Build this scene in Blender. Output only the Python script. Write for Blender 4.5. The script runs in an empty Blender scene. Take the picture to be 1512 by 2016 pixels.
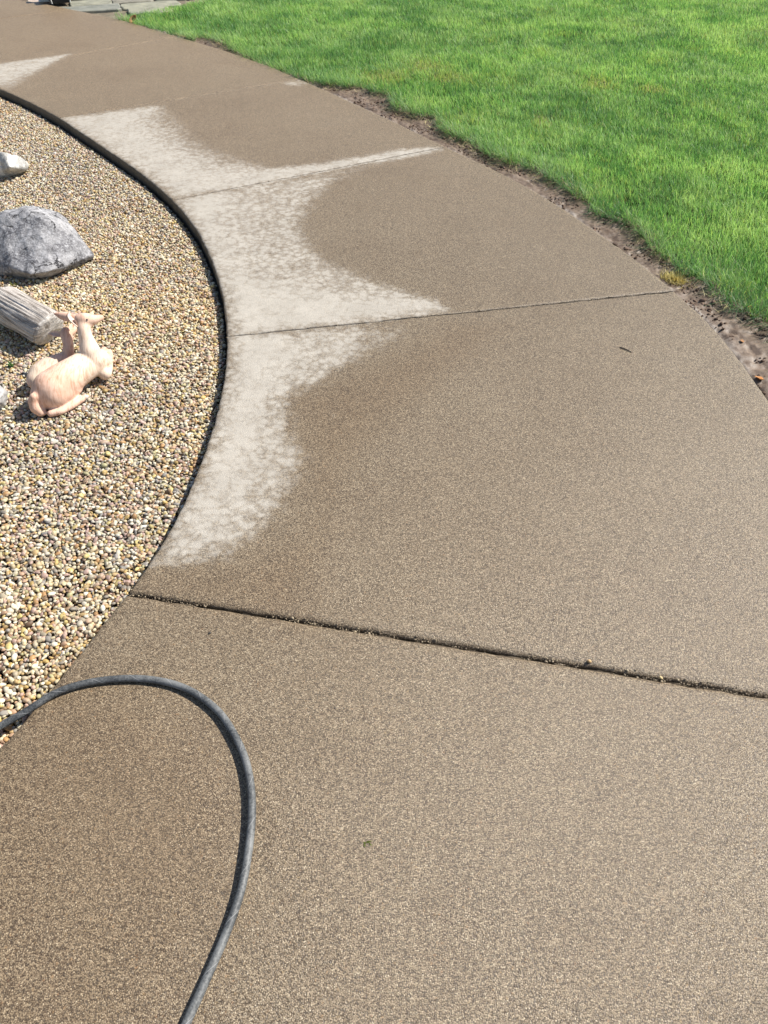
import bpy, bmesh, math, random
import numpy as np
from mathutils import Vector, Matrix, noise as mnoise

R = math.radians
random.seed(7)
rng = np.random.default_rng(7)
scene = bpy.context.scene
COL = scene.collection

# ------------------------------------------------------------------ camera, sky, sun, exposure
CAM_H, PITCH, FPX = 1.5, R(43.0), 1514.0
cam_d = bpy.data.cameras.new('camera')
cam = bpy.data.objects.new('camera', cam_d)
COL.objects.link(cam)
cam.location = (0, 0, CAM_H)
cam.rotation_euler = (R(90) - PITCH, 0, 0)
cam_d.sensor_width = 36.0
cam_d.lens = FPX / 2016 * 36.0
cam_d.clip_start = 0.02
cam_d.clip_end = 500
scene.camera = cam

SUN_AZ, SUN_EL = R(20), R(47)           # azimuth counted from +X towards +Y
world = bpy.data.worlds.new('World')
scene.world = world
world.use_nodes = True
wn = world.node_tree
sky = wn.nodes.new('ShaderNodeTexSky')
sky.sky_type = 'NISHITA'
sky.sun_disc = False
sky.sun_elevation = SUN_EL
sky.sun_rotation = R(90) - SUN_AZ
bg = wn.nodes['Background']
wn.links.new(sky.outputs[0], bg.inputs[0])
bg.inputs[1].default_value = 0.075
sun_d = bpy.data.lights.new('sun', 'SUN')
sun_d.energy = 4.6
sun_d.angle = R(0.53)
sun_d.color = (1.0, 0.95, 0.87)
sun = bpy.data.objects.new('sun', sun_d)
COL.objects.link(sun)
sdir = Vector((math.cos(SUN_AZ) * math.cos(SUN_EL), math.sin(SUN_AZ) * math.cos(SUN_EL), math.sin(SUN_EL)))
sun.rotation_euler = sdir.to_track_quat('Z', 'Y').to_euler()
sun.location = (6, 3, 6)
scene.view_settings.view_transform = 'Standard'
scene.view_settings.look = 'None'
scene.view_settings.exposure = 0.65
scene.view_settings.gamma = 1.0

# ------------------------------------------------------------------ helpers
def at(px, py, z=0.0):
    """ground point seen at a photograph pixel, on the level z"""
    xn = (px - 756) / FPX
    yn = -(py - 1008) / FPX
    d = np.array([xn, math.cos(PITCH) + yn * math.sin(PITCH), yn * math.cos(PITCH) - math.sin(PITCH)])
    t = (z - CAM_H) / d[2]
    return np.array([d[0] * t, d[1] * t, z])

def atl(pts, z=0.0):
    return np.array([at(x, y, z) for x, y in pts])

def tag(o, label=None, cat=None, group=None, kind=None):
    if label: o['label'] = label
    if cat: o['category'] = cat
    if group: o['group'] = group
    if kind: o['kind'] = kind
    return o

def link_mesh(name, me, mat, parent=None):
    o = bpy.data.objects.new(name, me)
    COL.objects.link(o)
    if mat: me.materials.append(mat)
    if parent: o.parent = parent
    return o

def empty(name, loc=(0, 0, 0)):
    o = bpy.data.objects.new(name, None)
    o.empty_display_size = 0.05
    COL.objects.link(o)
    o.location = loc
    return o

def arr_mesh(name, V, F, smooth=True):
    """mesh from a vertex array and an array of equal-sized faces (or a list of such arrays)"""
    if not isinstance(F, list): F = [F]
    me = bpy.data.meshes.new(name)
    V = np.asarray(V, np.float32)
    me.vertices.add(len(V))
    me.vertices.foreach_set('co', V.ravel())
    idx = np.concatenate([f.ravel() for f in F]).astype(np.int32)
    tot = np.concatenate([np.full(len(f), f.shape[1], np.int32) for f in F])
    start = np.concatenate([[0], np.cumsum(tot)[:-1]]).astype(np.int32)
    me.loops.add(len(idx))
    me.loops.foreach_set('vertex_index', idx)
    me.polygons.add(len(tot))
    me.polygons.foreach_set('loop_start', start)
    me.polygons.foreach_set('loop_total', tot)
    me.polygons.foreach_set('use_smooth', np.full(len(tot), smooth))
    me.update(calc_edges=True)
    return me

def set_attr(me, name, vals, typ='FLOAT'):
    a = me.attributes.new(name, typ, 'POINT')
    vals = np.asarray(vals, np.float32)
    if typ == 'FLOAT_COLOR':
        if vals.shape[1] == 3: vals = np.c_[vals, np.ones(len(vals), np.float32)]
        a.data.foreach_set('color', vals.astype(np.float32).ravel())
    else:
        a.data.foreach_set('value', vals.ravel())

_tab = np.random.default_rng(3).random((256, 256)).astype(np.float64)
def vnoise(x, y, scale=1.0, seed=0):
    x = np.asarray(x) * scale + 31.7 * seed + 1000; y = np.asarray(y) * scale + 17.3 * seed + 1000
    xi = np.floor(x).astype(int); yi = np.floor(y).astype(int)
    fx = x - xi; fy = y - yi
    fx = fx * fx * (3 - 2 * fx); fy = fy * fy * (3 - 2 * fy)
    g = lambda a, b: _tab[a % 256, b % 256]
    return (g(xi, yi) * (1 - fx) + g(xi + 1, yi) * fx) * (1 - fy) + (g(xi, yi + 1) * (1 - fx) + g(xi + 1, yi + 1) * fx) * fy
def fbm(x, y, scale, seed=0, oct=4):
    s = 0; a = 0.5; t = 0
    for i in range(oct):
        s = s + a * vnoise(x, y, scale * 2 ** i, seed + i); t += a; a *= 0.5
    return s / t

def poly_inside(P, poly):
    x, y = P[:, 0], P[:, 1]
    c = np.zeros(len(P), bool)
    n = len(poly)
    for i in range(n):
        x0, y0 = poly[i][:2]; x1, y1 = poly[(i + 1) % n][:2]
        if y0 == y1: continue
        m = ((y0 > y) != (y1 > y)) & (x < (x1 - x0) * (y - y0) / (y1 - y0) + x0)
        c ^= m
    return c
def line_dist(P, L, closed=False):
    d = np.full(len(P), 1e9)
    n = len(L)
    for i in range(n if closed else n - 1):
        a = np.asarray(L[i][:2]); b = np.asarray(L[(i + 1) % n][:2])
        ab = b - a
        t = np.clip(((P[:, :2] - a) @ ab) / max(ab @ ab, 1e-12), 0, 1)
        q = a + t[:, None] * ab
        d = np.minimum(d, np.hypot(*(P[:, :2] - q).T))
    return d

def spline(pts, step=0.01):
    """Catmull-Rom through 2-D/3-D points, resampled evenly"""
    P = np.asarray(pts, float)
    P = np.vstack([2 * P[0] - P[1], P, 2 * P[-1] - P[-2]])
    out = []
    for i in range(1, len(P) - 2):
        p0, p1, p2, p3 = P[i - 1:i + 3]
        n = 24
        t = np.linspace(0, 1, n, endpoint=False)[:, None]
        # centripetal-like tangents
        d01 = np.linalg.norm(p1 - p0) ** .5; d12 = np.linalg.norm(p2 - p1) ** .5; d23 = np.linalg.norm(p3 - p2) ** .5
        m1 = (p2 - p1) + d12 * ((p1 - p0) / d01 - (p2 - p0) / (d01 + d12))
        m2 = (p2 - p1) + d12 * ((p3 - p2) / d23 - (p3 - p1) / (d12 + d23))
        out.append((2 * t**3 - 3 * t**2 + 1) * p1 + (t**3 - 2 * t**2 + t) * m1 + (-2 * t**3 + 3 * t**2) * p2 + (t**3 - t**2) * m2)
    out = np.vstack(out + [P[-2][None]])
    s = np.r_[0, np.cumsum(np.linalg.norm(np.diff(out, axis=0), axis=1))]
    n = max(2, int(s[-1] / step))
    q = np.linspace(0, s[-1], n)
    return np.c_[tuple(np.interp(q, s, out[:, k]) for k in range(out.shape[1]))]

def smooth_curve(C, w):
    k = np.hanning(2 * w + 1); k /= k.sum()
    P = np.vstack([np.repeat(C[:1], w, 0), C, np.repeat(C[-1:], w, 0)])
    S = np.c_[tuple(np.convolve(P[:, j], k, 'valid') for j in range(C.shape[1]))]
    S[:w] = C[:w]; S[-w:] = C[-w:]
    return S

class NT:
    """small node-tree writer"""
    def __init__(self, name):
        self.m = bpy.data.materials.new(name)
        self.m.use_nodes = True
        self.t = self.m.node_tree
        self.b = self.t.nodes['Principled BSDF']
        self.out = self.t.nodes['Material Output']
    def n(self, typ, **kw):
        nd = self.t.nodes.new('ShaderNode' + typ)
        for k, v in kw.items(): setattr(nd, k, v)
        return nd
    def l(self, a, b): self.t.links.new(a, b)
    def set(self, sock, v):
        if hasattr(v, 'is_linked') or isinstance(v, bpy.types.NodeSocket): self.l(v, sock)
        elif isinstance(v, (tuple, list)) and len(v) == 3 and sock.type == 'RGBA': sock.default_value = (*v, 1)
        else: sock.default_value = v
    def coord(self): return self.n('TexCoord').outputs['Object']
    def scale(self, vec, s, rot=(0, 0, 0)):
        m = self.n('Mapping'); self.l(vec, m.inputs[0]); m.inputs['Scale'].default_value = s; m.inputs['Rotation'].default_value = rot
        return m.outputs[0]
    def noise(self, vec, scale, detail=4, rough=.55, dist=0, col=False):
        x = self.n('TexNoise'); self.l(vec, x.inputs['Vector'])
        x.inputs['Scale'].default_value = scale; x.inputs['Detail'].default_value = detail
        x.inputs['Roughness'].default_value = rough; x.inputs['Distortion'].default_value = dist
        return x.outputs['Color' if col else 'Fac']
    def voro(self, vec, scale, feature='F1', rnd=1.0, **kw):
        x = self.n('TexVoronoi', feature=feature); self.l(vec, x.inputs['Vector'])
        x.inputs['Scale'].default_value = scale
        if 'Randomness' in x.inputs: x.inputs['Randomness'].default_value = rnd
        return x
    def math(self, op, a, b=0.0, clamp=False):
        x = self.n('Math', operation=op, use_clamp=clamp)
        self.set(x.inputs[0], a); self.set(x.inputs[1], b)
        return x.outputs[0]
    def mix(self, f, a, b, blend='MIX'):
        x = self.n('Mix', data_type='RGBA', blend_type=blend)
        self.set(x.inputs[0], f); self.set(x.inputs[6], a); self.set(x.inputs[7], b)
        return x.outputs[2]
    def ramp(self, f, stops, interp='LINEAR'):
        x = self.n('ValToRGB'); x.color_ramp.interpolation = interp
        e = x.color_ramp.elements
        while len(e) < len(stops): e.new(0.5)
        for k, (p, c) in enumerate(stops):
            e[k].position = p
            e[k].color = (c, c, c, 1) if not isinstance(c, (tuple, list)) else (*c, 1)
        self.l(f, x.inputs[0]); return x.outputs[0]
    def smooth(self, v, lo, hi):
        x = self.n('MapRange', interpolation_type='SMOOTHSTEP')
        self.set(x.inputs[0], v); x.inputs[1].default_value = lo; x.inputs[2].default_value = hi
        return x.outputs[0]
    def attr(self, name, out='Fac'):
        x = self.n('Attribute', attribute_name=name); return x.outputs[out]
    def bump(self, h, strength, dist, normal=None):
        x = self.n('Bump'); self.l(h, x.inputs['Height'])
        x.inputs['Strength'].default_value = strength; x.inputs['Distance'].default_value = dist
        if normal: self.l(normal, x.inputs['Normal'])
        return x.outputs[0]
    def done(self, color=None, rough=None, normal=None, spec=None):
        if color is not None: self.set(self.b.inputs['Base Color'], color)
        if rough is not None: self.set(self.b.inputs['Roughness'], rough)
        if normal is not None: self.l(normal, self.b.inputs['Normal'])
        if spec is not None: self.set(self.b.inputs['Specular IOR Level'], spec)
        return self.m

# ------------------------------------------------------------------ materials
def mat_walkway():
    k = NT('exposed_aggregate_concrete'); c = k.coord()
    # fine sand and pea aggregate
    v = k.voro(c, 400)
    gcol = k.n('SeparateColor'); k.l(v.outputs['Color'], gcol.inputs[0])
    grain = k.ramp(gcol.outputs[0], [(0, (.115, .085, .056)), (.14, (.180, .140, .095)), (.34, (.248, .198, .139)), (.62, (.298, .242, .172)),
                                     (.84, (.365, .302, .220)), (.95, (.46, .39, .29)), (1, (.54, .48, .38))])
    v3 = k.voro(c, 150)
    g3 = k.n('SeparateColor'); k.l(v3.outputs['Color'], g3.inputs[0])
    big = k.ramp(g3.outputs[1], [(0, 0), (.90, 0), (.93, 1)])
    bigc = k.ramp(g3.outputs[2], [(0, (.33, .17, .08)), (.35, (.34, .25, .12)), (.6, (.25, .24, .23)), (1, (.5, .43, .3))])
    inside = k.smooth(v3.outputs['Distance'], .42, .30)
    grain = k.mix(k.math('MULTIPLY', k.math('MULTIPLY', big, inside), .45), grain, bigc)
    vp = k.voro(c, 380)
    gp = k.n('SeparateColor'); k.l(vp.outputs['Color'], gp.inputs[0])
    pit = k.ramp(gp.outputs[0], [(0, .36), (.20, .50), (.34, 1.0), (1, 1.06)])
    grain = k.mix(1.0, grain, pit, 'MULTIPLY')
    gap = k.smooth(v.outputs['Distance'], .80, .42)
    grain = k.mix(k.math('ADD', k.math('MULTIPLY', gap, .75), .16), (.065, .046, .031), grain)
    # cement film: greyer, warmer and yellower zones of the set concrete
    t1 = k.noise(c, 1.3, 5, .6)
    t2 = k.noise(c, 7.0, 5, .6)
    t3 = k.noise(c, 30.0, 3, .6)
    tone = k.math('ADD', k.math('MULTIPLY', t1, .6), k.math('ADD', k.math('MULTIPLY', t2, .3), k.math('MULTIPLY', t3, .1)))
    tint = k.ramp(tone, [(.30, (.82, .745, .64)), (.45, (.97, .912, .815)), (.58, (1.02, .972, .88)), (.72, (1.03, 1.005, .945))])
    wet = k.mix(1.0, grain, tint, 'MULTIPLY')
    soak = k.smooth(k.math('ADD', k.attr('soak'), k.math('MULTIPLY', k.math('SUBTRACT', t2, .5), .5)), .1, .9)
    wet = k.mix(k.math('MULTIPLY', soak, .36), wet, k.mix(1.0, wet, (.76, .63, .48), 'MULTIPLY'))
    wet = k.mix(k.attr('pale'), wet, k.mix(1.0, wet, (1.26, 1.20, 1.12), 'MULTIPLY'))  # far stretch lightened in the colour, standing in for grazing wet sheen
    # dried film
    dcol = k.mix(.70, grain, (.445, .420, .372))
    dcol = k.mix(1.0, dcol, k.ramp(t2, [(.3, (1.05, 1.04, 1.03)), (.7, (1.28, 1.28, 1.28))]), 'MULTIPLY')
    # drying front: lacy blotches
    warp = k.n('VectorMath', operation='ADD'); k.l(c, warp.inputs[0])
    wn_ = k.n('VectorMath', operation='SCALE'); k.l(k.noise(c, 22, 3, .6, col=True), wn_.inputs[0]); wn_.inputs[3].default_value = .05
    k.l(wn_.outputs[0], warp.inputs[1])
    ve = k.voro(warp.outputs[0], 24, 'DISTANCE_TO_EDGE')
    vs = k.voro(warp.outputs[0], 36, 'F1')
    lace = k.smooth(vs.outputs['Distance'], .75, .12)
    sep = k.n('SeparateColor'); k.l(vs.outputs['Color'], sep.inputs[0])
    blot = k.math('ADD', k.math('MULTIPLY', lace, .32), k.math('ADD', k.math('MULTIPLY', sep.outputs[0], .15), k.math('MULTIPLY', k.noise(c, 15, 6, .72), .53)))
    fine = k.noise(c, 75, 3, .65)
    blot = k.math('ADD', blot, k.math('MULTIPLY', k.math('SUBTRACT', fine, .5), .5))
    d = k.math('ADD', k.math('MULTIPLY', k.attr('dry'), 1.25), k.math('MULTIPLY', k.math('SUBTRACT', blot, .50), 1.75))
    dry = k.smooth(d, -.10, 1.22)
    dry = k.math('MULTIPLY', k.math('MULTIPLY', dry, k.smooth(k.attr('dry'), .0, .65)), .95)
    col = k.mix(dry, wet, dcol)
    # dark soaked dirt along joints and slab edges, plus painted shade on the sides
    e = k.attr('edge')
    grime_shade = k.math('MULTIPLY', k.smooth(k.math('ADD', e, k.math('MULTIPLY', k.math('SUBTRACT', k.noise(c, 60, 4, .7), .5), .5)), .55, .95), .93)
    col = k.mix(grime_shade, col, (.030, .025, .019))
    rough = k.math('ADD', k.math('MULTIPLY', dry, .37), .45)
    h1 = k.math('SUBTRACT', 1.0, v.outputs['Distance'])
    b1 = k.bump(h1, .6, .0018)
    b2 = k.bump(t2, .12, .006, b1)
    return k.done(col, rough, b2, .5)

def mat_pebble():
    k = NT('river_pebble'); c = k.coord()
    base = k.attr('col', 'Color')
    n = k.noise(c, 160, 3, .6)
    col = k.mix(1.0, base, k.ramp(n, [(.25, .72), (.5, 1.0), (.75, 1.18)]), 'MULTIPLY')
    return k.done(col, .55, k.bump(n, .15, .002), .45)

def mat_soil(name, a, b, crumb=1.0):
    k = NT(name); c = k.coord()
    n1 = k.noise(c, 6, 6, .65); n2 = k.noise(c, 55, 5, .7); n3 = k.noise(c, 300, 3, .7)
    col = k.mix(k.smooth(n1, .35, .65), a, b)
    col = k.mix(1.0, col, k.ramp(n2, [(.3, .45), (.5, 1.0), (.7, 1.25)]), 'MULTIPLY')
    col = k.mix(1.0, col, k.ramp(n3, [(.3, .75), (.7, 1.2)]), 'MULTIPLY')
    h = k.math('ADD', k.math('MULTIPLY', n2, .7), k.math('MULTIPLY', n3, .3))
    return k.done(col, .8, k.bump(h, .8 * crumb, .012), .3)

def mat_mud():
    k = NT('washed_mud'); c = k.coord()
    n1 = k.noise(c, 5, 6, .65); n2 = k.noise(c, 45, 6, .72); n3 = k.noise(c, 260, 3, .7)
    col = k.mix(k.smooth(n1, .38, .62), (.140, .096, .064), (.19, .138, .098))
    silt = k.smooth(k.math('ADD', k.attr('silt'), k.math('MULTIPLY', k.math('SUBTRACT', n2, .5), .9)), .4, .75)
    col = k.mix(silt, col, (.27, .228, .190))
    col = k.mix(1.0, col, k.ramp(n2, [(.3, .42), (.45, .95), (.7, 1.2)]), 'MULTIPLY')
    col = k.mix(1.0, col, k.ramp(n3, [(.3, .8), (.7, 1.15)]), 'MULTIPLY')
    col = k.mix(k.attr('turf'), col, k.mix(n2, (.03, .05, .012), (.08, .10, .03)))
    h = k.math('ADD', k.math('MULTIPLY', n2, .75), k.math('MULTIPLY', n3, .25))
    return k.done(col, .5, k.bump(h, .5, .007), .5)

def mat_blade(name, translucency=.5, rough=.45):
    k = NT(name)
    col = k.attr('col', 'Color')
    k.b.inputs['Roughness'].default_value = rough
    k.b.inputs['Specular IOR Level'].default_value = .35
    k.l(col, k.b.inputs['Base Color'])
    tr = k.n('BsdfTranslucent')
    k.l(k.mix(1.0, col, (1.1, 1.15, .8), 'MULTIPLY'), tr.inputs[0])
    mx = k.n('MixShader'); mx.inputs[0].default_value = translucency
    k.l(k.b.outputs[0], mx.inputs[1]); k.l(tr.outputs[0], mx.inputs[2])
    k.l(mx.outputs[0], k.out.inputs[0])
    return k.m

def mat_boulder():
    k = NT('grey_fieldstone'); c = k.coord()
    n1 = k.noise(c, 7, 6, .62, .4); n2 = k.noise(c, 45, 5, .7); n3 = k.noise(c, 120, 3, .75)
    col = k.mix(k.smooth(n1, .36, .62), (.125, .122, .131), (.34, .335, .342))
    speck = k.smooth(n3, .62, .48)
    col = k.mix(k.math('MULTIPLY', k.math('SUBTRACT', 1.0, speck), .75), col, (.42, .42, .43))
    col = k.mix(1.0, col, k.ramp(n2, [(.3, .5), (.5, 1.0), (.72, 1.4)]), 'MULTIPLY')
    # cracks
    w = k.n('VectorMath', operation='ADD'); k.l(c, w.inputs[0])
    s = k.n('VectorMath', operation='SCALE'); k.l(k.noise(c, 14, 4, .6, col=True), s.inputs[0]); s.inputs[3].default_value = .12
    k.l(s.outputs[0], w.inputs[1])
    ve = k.voro(w.outputs[0], 8.5, 'DISTANCE_TO_EDGE')
    crack = k.math('MULTIPLY', k.smooth(ve.outputs['Distance'], .028, .004), k.smooth(k.noise(c, 9, 2), .47, .58))
    col = k.mix(k.math('MULTIPLY', crack, .9), col, (.02, .018, .02))
    h = k.math('SUBTRACT', k.math('ADD', k.math('MULTIPLY', n2, .5), k.math('MULTIPLY', n3, .25)), k.math('MULTIPLY', crack, .9))
    h = k.math('ADD', h, k.math('MULTIPLY', n1, .8))
    return k.done(col, .75, k.bump(h, .9, .010), .3)

def mat_quartz():
    k = NT('pale_banded_rock'); c = k.coord()
    st = k.scale(c, (12, 3, 5), (.2, .3, .9))
    n1 = k.noise(st, 1.6, 5, .6, .4); n2 = k.noise(c, 90, 4, .7)
    col = k.mix(k.smooth(n1, .40, .52), (.38, .37, .345), (.68, .665, .62))
    col = k.mix(1.0, col, k.ramp(n2, [(.3, .7), (.7, 1.15)]), 'MULTIPLY')
    return k.done(col, .6, k.bump(k.math('ADD', n1, k.math('MULTIPLY', n2, .5)), .6, .008))

def mat_log():
    k = NT('weathered_wood_grain')
    uv = k.n('UVMap').outputs[0]
    a = k.scale(uv, (1.2, 34, 1)); b = k.scale(uv, (4, 120, 1))
    n1 = k.noise(a, 1.0, 5, .65, .6); n2 = k.noise(b, 1.0, 4, .6)
    c = k.coord(); n3 = k.noise(c, 120, 4, .7)
    f = k.math('ADD', k.math('MULTIPLY', n1, .65), k.math('MULTIPLY', n2, .35))
    col = k.ramp(f, [(.34, (.085, .068, .055)), (.43, (.25, .215, .185)), (.50, (.50, .455, .41)), (.66, (.70, .65, .60))])
    end = k.attr('end')
    ecol = k.mix(k.smooth(k.noise(k.scale(c, (1, 1, 3), (0, 0, .3)), 40, 4, .7), .35, .62), (.36, .34, .315), (.62, .59, .55))
    col = k.mix(end, col, ecol)
    col = k.mix(1.0, col, k.ramp(n3, [(.3, .75), (.7, 1.15)]), 'MULTIPLY')
    h = k.math('ADD', k.math('MULTIPLY', k.math('MULTIPLY', f, k.math('SUBTRACT', 1.0, end)), 1.0), k.math('MULTIPLY', n3, .25))
    return k.done(col, .8, k.bump(h, .9, .010), .25)

def mat_statue(name, base, dark, pale=None, centre=(0, 0, 0), rad=.1, rot=0.0):
    k = NT(name); c = k.coord()
    st = k.scale(c, (190, 34, 24), (0, 0, rot))
    fur = k.noise(st, 1.0, 3, .6, .6)
    n1 = k.noise(c, 18, 5, .6); n2 = k.noise(c, 130, 4, .7)
    col = k.mix(k.smooth(n1, .32, .66), dark, base)
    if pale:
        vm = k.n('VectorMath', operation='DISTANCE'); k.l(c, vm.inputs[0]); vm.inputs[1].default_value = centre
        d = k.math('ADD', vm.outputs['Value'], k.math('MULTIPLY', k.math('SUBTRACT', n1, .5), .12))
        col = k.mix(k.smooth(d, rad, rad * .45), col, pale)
    col = k.mix(1.0, col, k.ramp(fur, [(.30, (.74, .62, .54)), (.50, (1, 1, 1)), (.8, (1.06, 1.05, 1.04))]), 'MULTIPLY')
    col = k.mix(1.0, col, k.ramp(n2, [(.22, (.5, .42, .36)), (.36, (1, 1, 1))]), 'MULTIPLY')
    h = k.math('ADD', fur, k.math('MULTIPLY', n2, .3))
    return k.done(col, .7, k.bump(h, .5, .0022), .3)

def mat_hose():
    k = NT('dusty_black_rubber')
    uv = k.n('UVMap').outputs[0]
    sx = k.n('SeparateXYZ'); k.l(uv, sx.inputs[0])
    sp = k.math('FRACT', k.math('ADD', k.math('MULTIPLY', sx.outputs[0], 11.5), sx.outputs[1]))
    seam = k.smooth(k.math('ABSOLUTE', k.math('SUBTRACT', sp, .5)), .022, .004)
    c = k.coord(); n1 = k.noise(c, 9, 5, .65); n2 = k.noise(c, 240, 4, .75)
    dust = k.smooth(k.math('ADD', k.math('MULTIPLY', n1, .55), k.math('MULTIPLY', n2, .45)), .36, .66)
    near = k.n('SeparateXYZ'); k.l(c, near.inputs[0])
    scuff = k.smooth(near.outputs[1], 1.15, .55)
    col = k.mix(k.math('MULTIPLY', dust, k.math('ADD', k.math('MULTIPLY', scuff, .60), .20)), (.024, .028, .032), (.25, .255, .25))
    col = k.mix(k.math('MULTIPLY', seam, .55), col, (.34, .34, .34))
    h = k.math('ADD', k.math('MULTIPLY', n2, .4), seam)
    return k.done(col, .55, k.bump(h, .3, .0012), .45)

def mat_flag():
    k = NT('flagstone'); c = k.coord()
    col = k.attr('col', 'Color')
    n = k.noise(c, 9, 6, .7); n2 = k.noise(c, 60, 4, .7)
    col = k.mix(1.0, col, k.ramp(n, [(.3, (.55, .56, .50)), (.5, (1, 1, 1)), (.72, (1.35, 1.32, 1.22))]), 'MULTIPLY')
    return k.done(col, .6, k.bump(k.math('ADD', n, k.math('MULTIPLY', n2, .4)), .5, .01), .4)

def mat_plain(name, col, rough=.6, var=.25, scale=40):
    k = NT(name); c = k.coord(); n = k.noise(c, scale, 5, .65)
    cc = k.mix(1.0, col, k.ramp(n, [(.28, 1 - var), (.72, 1 + var)]), 'MULTIPLY')
    return k.done(cc, rough, k.bump(n, .2, .003), .4)

def mat_far_lawn():
    k = NT('turf_and_soil'); c = k.coord()
    n = k.noise(c, 3, 6, .7); n2 = k.noise(c, 90, 4, .7)
    col = k.mix(k.smooth(n, .35, .65), (.038, .070, .012), (.060, .100, .018))
    col = k.mix(1.0, col, k.ramp(n2, [(.3, .5), (.7, 1.3)]), 'MULTIPLY')
    return k.done(col, .9, k.bump(n2, .8, .02), .2)

M_WALK, M_PEB, M_MUD = mat_walkway(), mat_pebble(), mat_mud()
M_BED = mat_soil('gravel_bed_soil', (.030, .024, .018), (.060, .048, .036))
M_BLADE = mat_blade('grass_blade')
M_STRAW = mat_blade('dead_grass_blade', .2, .6)
M_TURF = mat_far_lawn()

# ------------------------------------------------------------------ walkway curves (inner edge by the gravel, outer edge by the lawn)
inner_px = [(0,1470),(130,1320),(200,1230),(255,1163),(330,1050),(375,960),(410,870),(435,780),(446,700),(445,640),(437,580),(415,510),(385,450),(340,395),(280,343),(215,298),(150,255),(109,228),(0,175)]
outer_px = [(1512,785),(1420,662),(1325,570),(1210,480),(1100,405),(1000,347),(880,290),(760,232),(600,160),(480,112),(330,66),(238,39),(139,18),(95,9),(40,0)]
I_pts = np.vstack([[(-2.5,-.75),(-1.9,-.40),(-1.42,.0),(-1.08,.43)], atl(inner_px)[:, :2], [(-3.35,6.5),(-4.15,7.1),(-5.2,7.6),(-6.5,8.0)]])
O_pts = np.vstack([[(-1.6,-2.6),(-.7,-2.1),(.1,-1.5),(.65,-.9),(1.0,-.25),(1.2,.4),(1.30,1.0),(1.33,1.6)], atl(outer_px)[:, :2], [(-4.6,9.5),(-5.8,9.9),(-7.2,10.2)]])
IN = smooth_curve(spline(I_pts, .01), 14)
OUT = smooth_curve(spline(O_pts, .01), 14)
def near_idx(C, p): return int(np.argmin(np.hypot(*(C - np.asarray(p)[:2]).T)))
joints = [(0, 0),
          (near_idx(IN, (-1.42, .0)), near_idx(OUT, (1.0, -.25))),
          (near_idx(IN, at(255,1165)), near_idx(OUT, (1.29, .912))),
          (near_idx(IN, at(447,663)), near_idx(OUT, at(1325,572))),
          (near_idx(IN, at(368,388)), near_idx(OUT, at(878,289))),
          (near_idx(IN, at(113,233)), near_idx(OUT, at(590,155))),
          (near_idx(IN, at(-62,146)), near_idx(OUT, at(345,72))),
          (near_idx(IN, (-4.6, 7.3)), near_idx(OUT, at(139,18))),
          (len(IN) - 1, len(OUT) - 1)]
gap_half = [0, .003, .0030, .0024, .0022, .0018, .0015, .0018, 0]
edge_r   = [.01, .010, .014, .007, .006, .006, .006, .006, .01]

# zones that have already dried (world outlines), and wider zones where drying has begun
def zone(pts): return atl(pts)[:, :2]
DRY = [
 (zone([(446,656),(560,662),(540,688),(500,760),(485,850),(450,905),(430,960),(390,1020),(350,1085),(320,1112),(292,1115),(325,1052),(372,960),(406,870),(432,780),(444,700)]),
  zone([(440,652),(850,622),(835,665),(760,695),(690,730),(650,765),(590,785),(585,850),(622,890),(615,935),(580,975),(572,1015),(530,1055),(480,1095),(430,1118),(275,1126),(320,1060),(365,965),(400,875),(426,785),(440,700)]), 1.0),
 (zone([(446,660),(436,585),(412,512),(382,452),(345,396),(372,389),(440,375),(405,425),(425,480),(455,545),(520,590),(700,606),(850,598),(868,606),(862,618),(700,640),(446,672)]),
  zone([(440,676),(905,617),(890,588),(820,568),(750,548),(660,505),(620,450),(640,405),(670,365),(770,330),(880,290),(700,310),(500,355),(366,387),(335,392),(376,455),(406,515),(430,585)]), .97),
 (zone([(345,393),(282,343),(217,298),(152,256),(120,233),(225,214),(310,206),(235,236),(300,290),(390,345),(480,347),(700,319),(860,290),(870,294),(845,302),(700,325),(500,365),(372,390)]),
  zone([(108,232),(330,202),(380,240),(430,285),(540,322),(620,315),(780,286),(870,284),(885,297),(800,318),(700,332),(500,372),(360,392),(335,394),(270,343),(205,298),(140,256)]), .88),
 (zone([(-30,135),(0,128),(150,104),(110,114),(60,136),(0,160),(-30,168)]),
  zone([(-60,140),(0,121),(158,101),(140,116),(80,150),(40,182),(0,184),(-60,160)]), .8),
 (zone([(560,161),(592,155),(606,160),(575,168)]),
  zone([(530,163),(596,150),(630,164),(600,178),(550,172)]), .5),
 (zone([(450,660),(700,640),(690,680),(640,720),(560,760),(545,850),(575,890),(560,950),(520,1010),(440,1085),(380,1110),(300,1112),(400,960)]),
  zone([(440,650),(850,622),(845,665),(765,700),(690,740),(655,775),(605,790),(600,850),(635,892),(620,940),(590,980),(575,1020),(535,1062),(480,1102),(430,1124),(270,1130),(365,965),(426,785)]), .66),
 (zone([(440,664),(870,606),(800,575),(700,545),(600,500),(560,440),(590,390),(640,350),(500,370),(372,390),(430,500)]),
  zone([(436,670),(910,612),(890,586),(820,565),(750,545),(655,505),(625,450),(645,405),(680,365),(790,325),(500,350),(360,390),(410,520)]), .60),
 (zone([(658,818),(660,816),(662,820)]), zone([(630,822),(660,800),(685,818),(660,842)]), .42),
 (zone([(395,1105),(440,1100),(420,1112)]), zone([(280,1118),(500,1085),(470,1120),(380,1140)]), .6),
]
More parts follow.
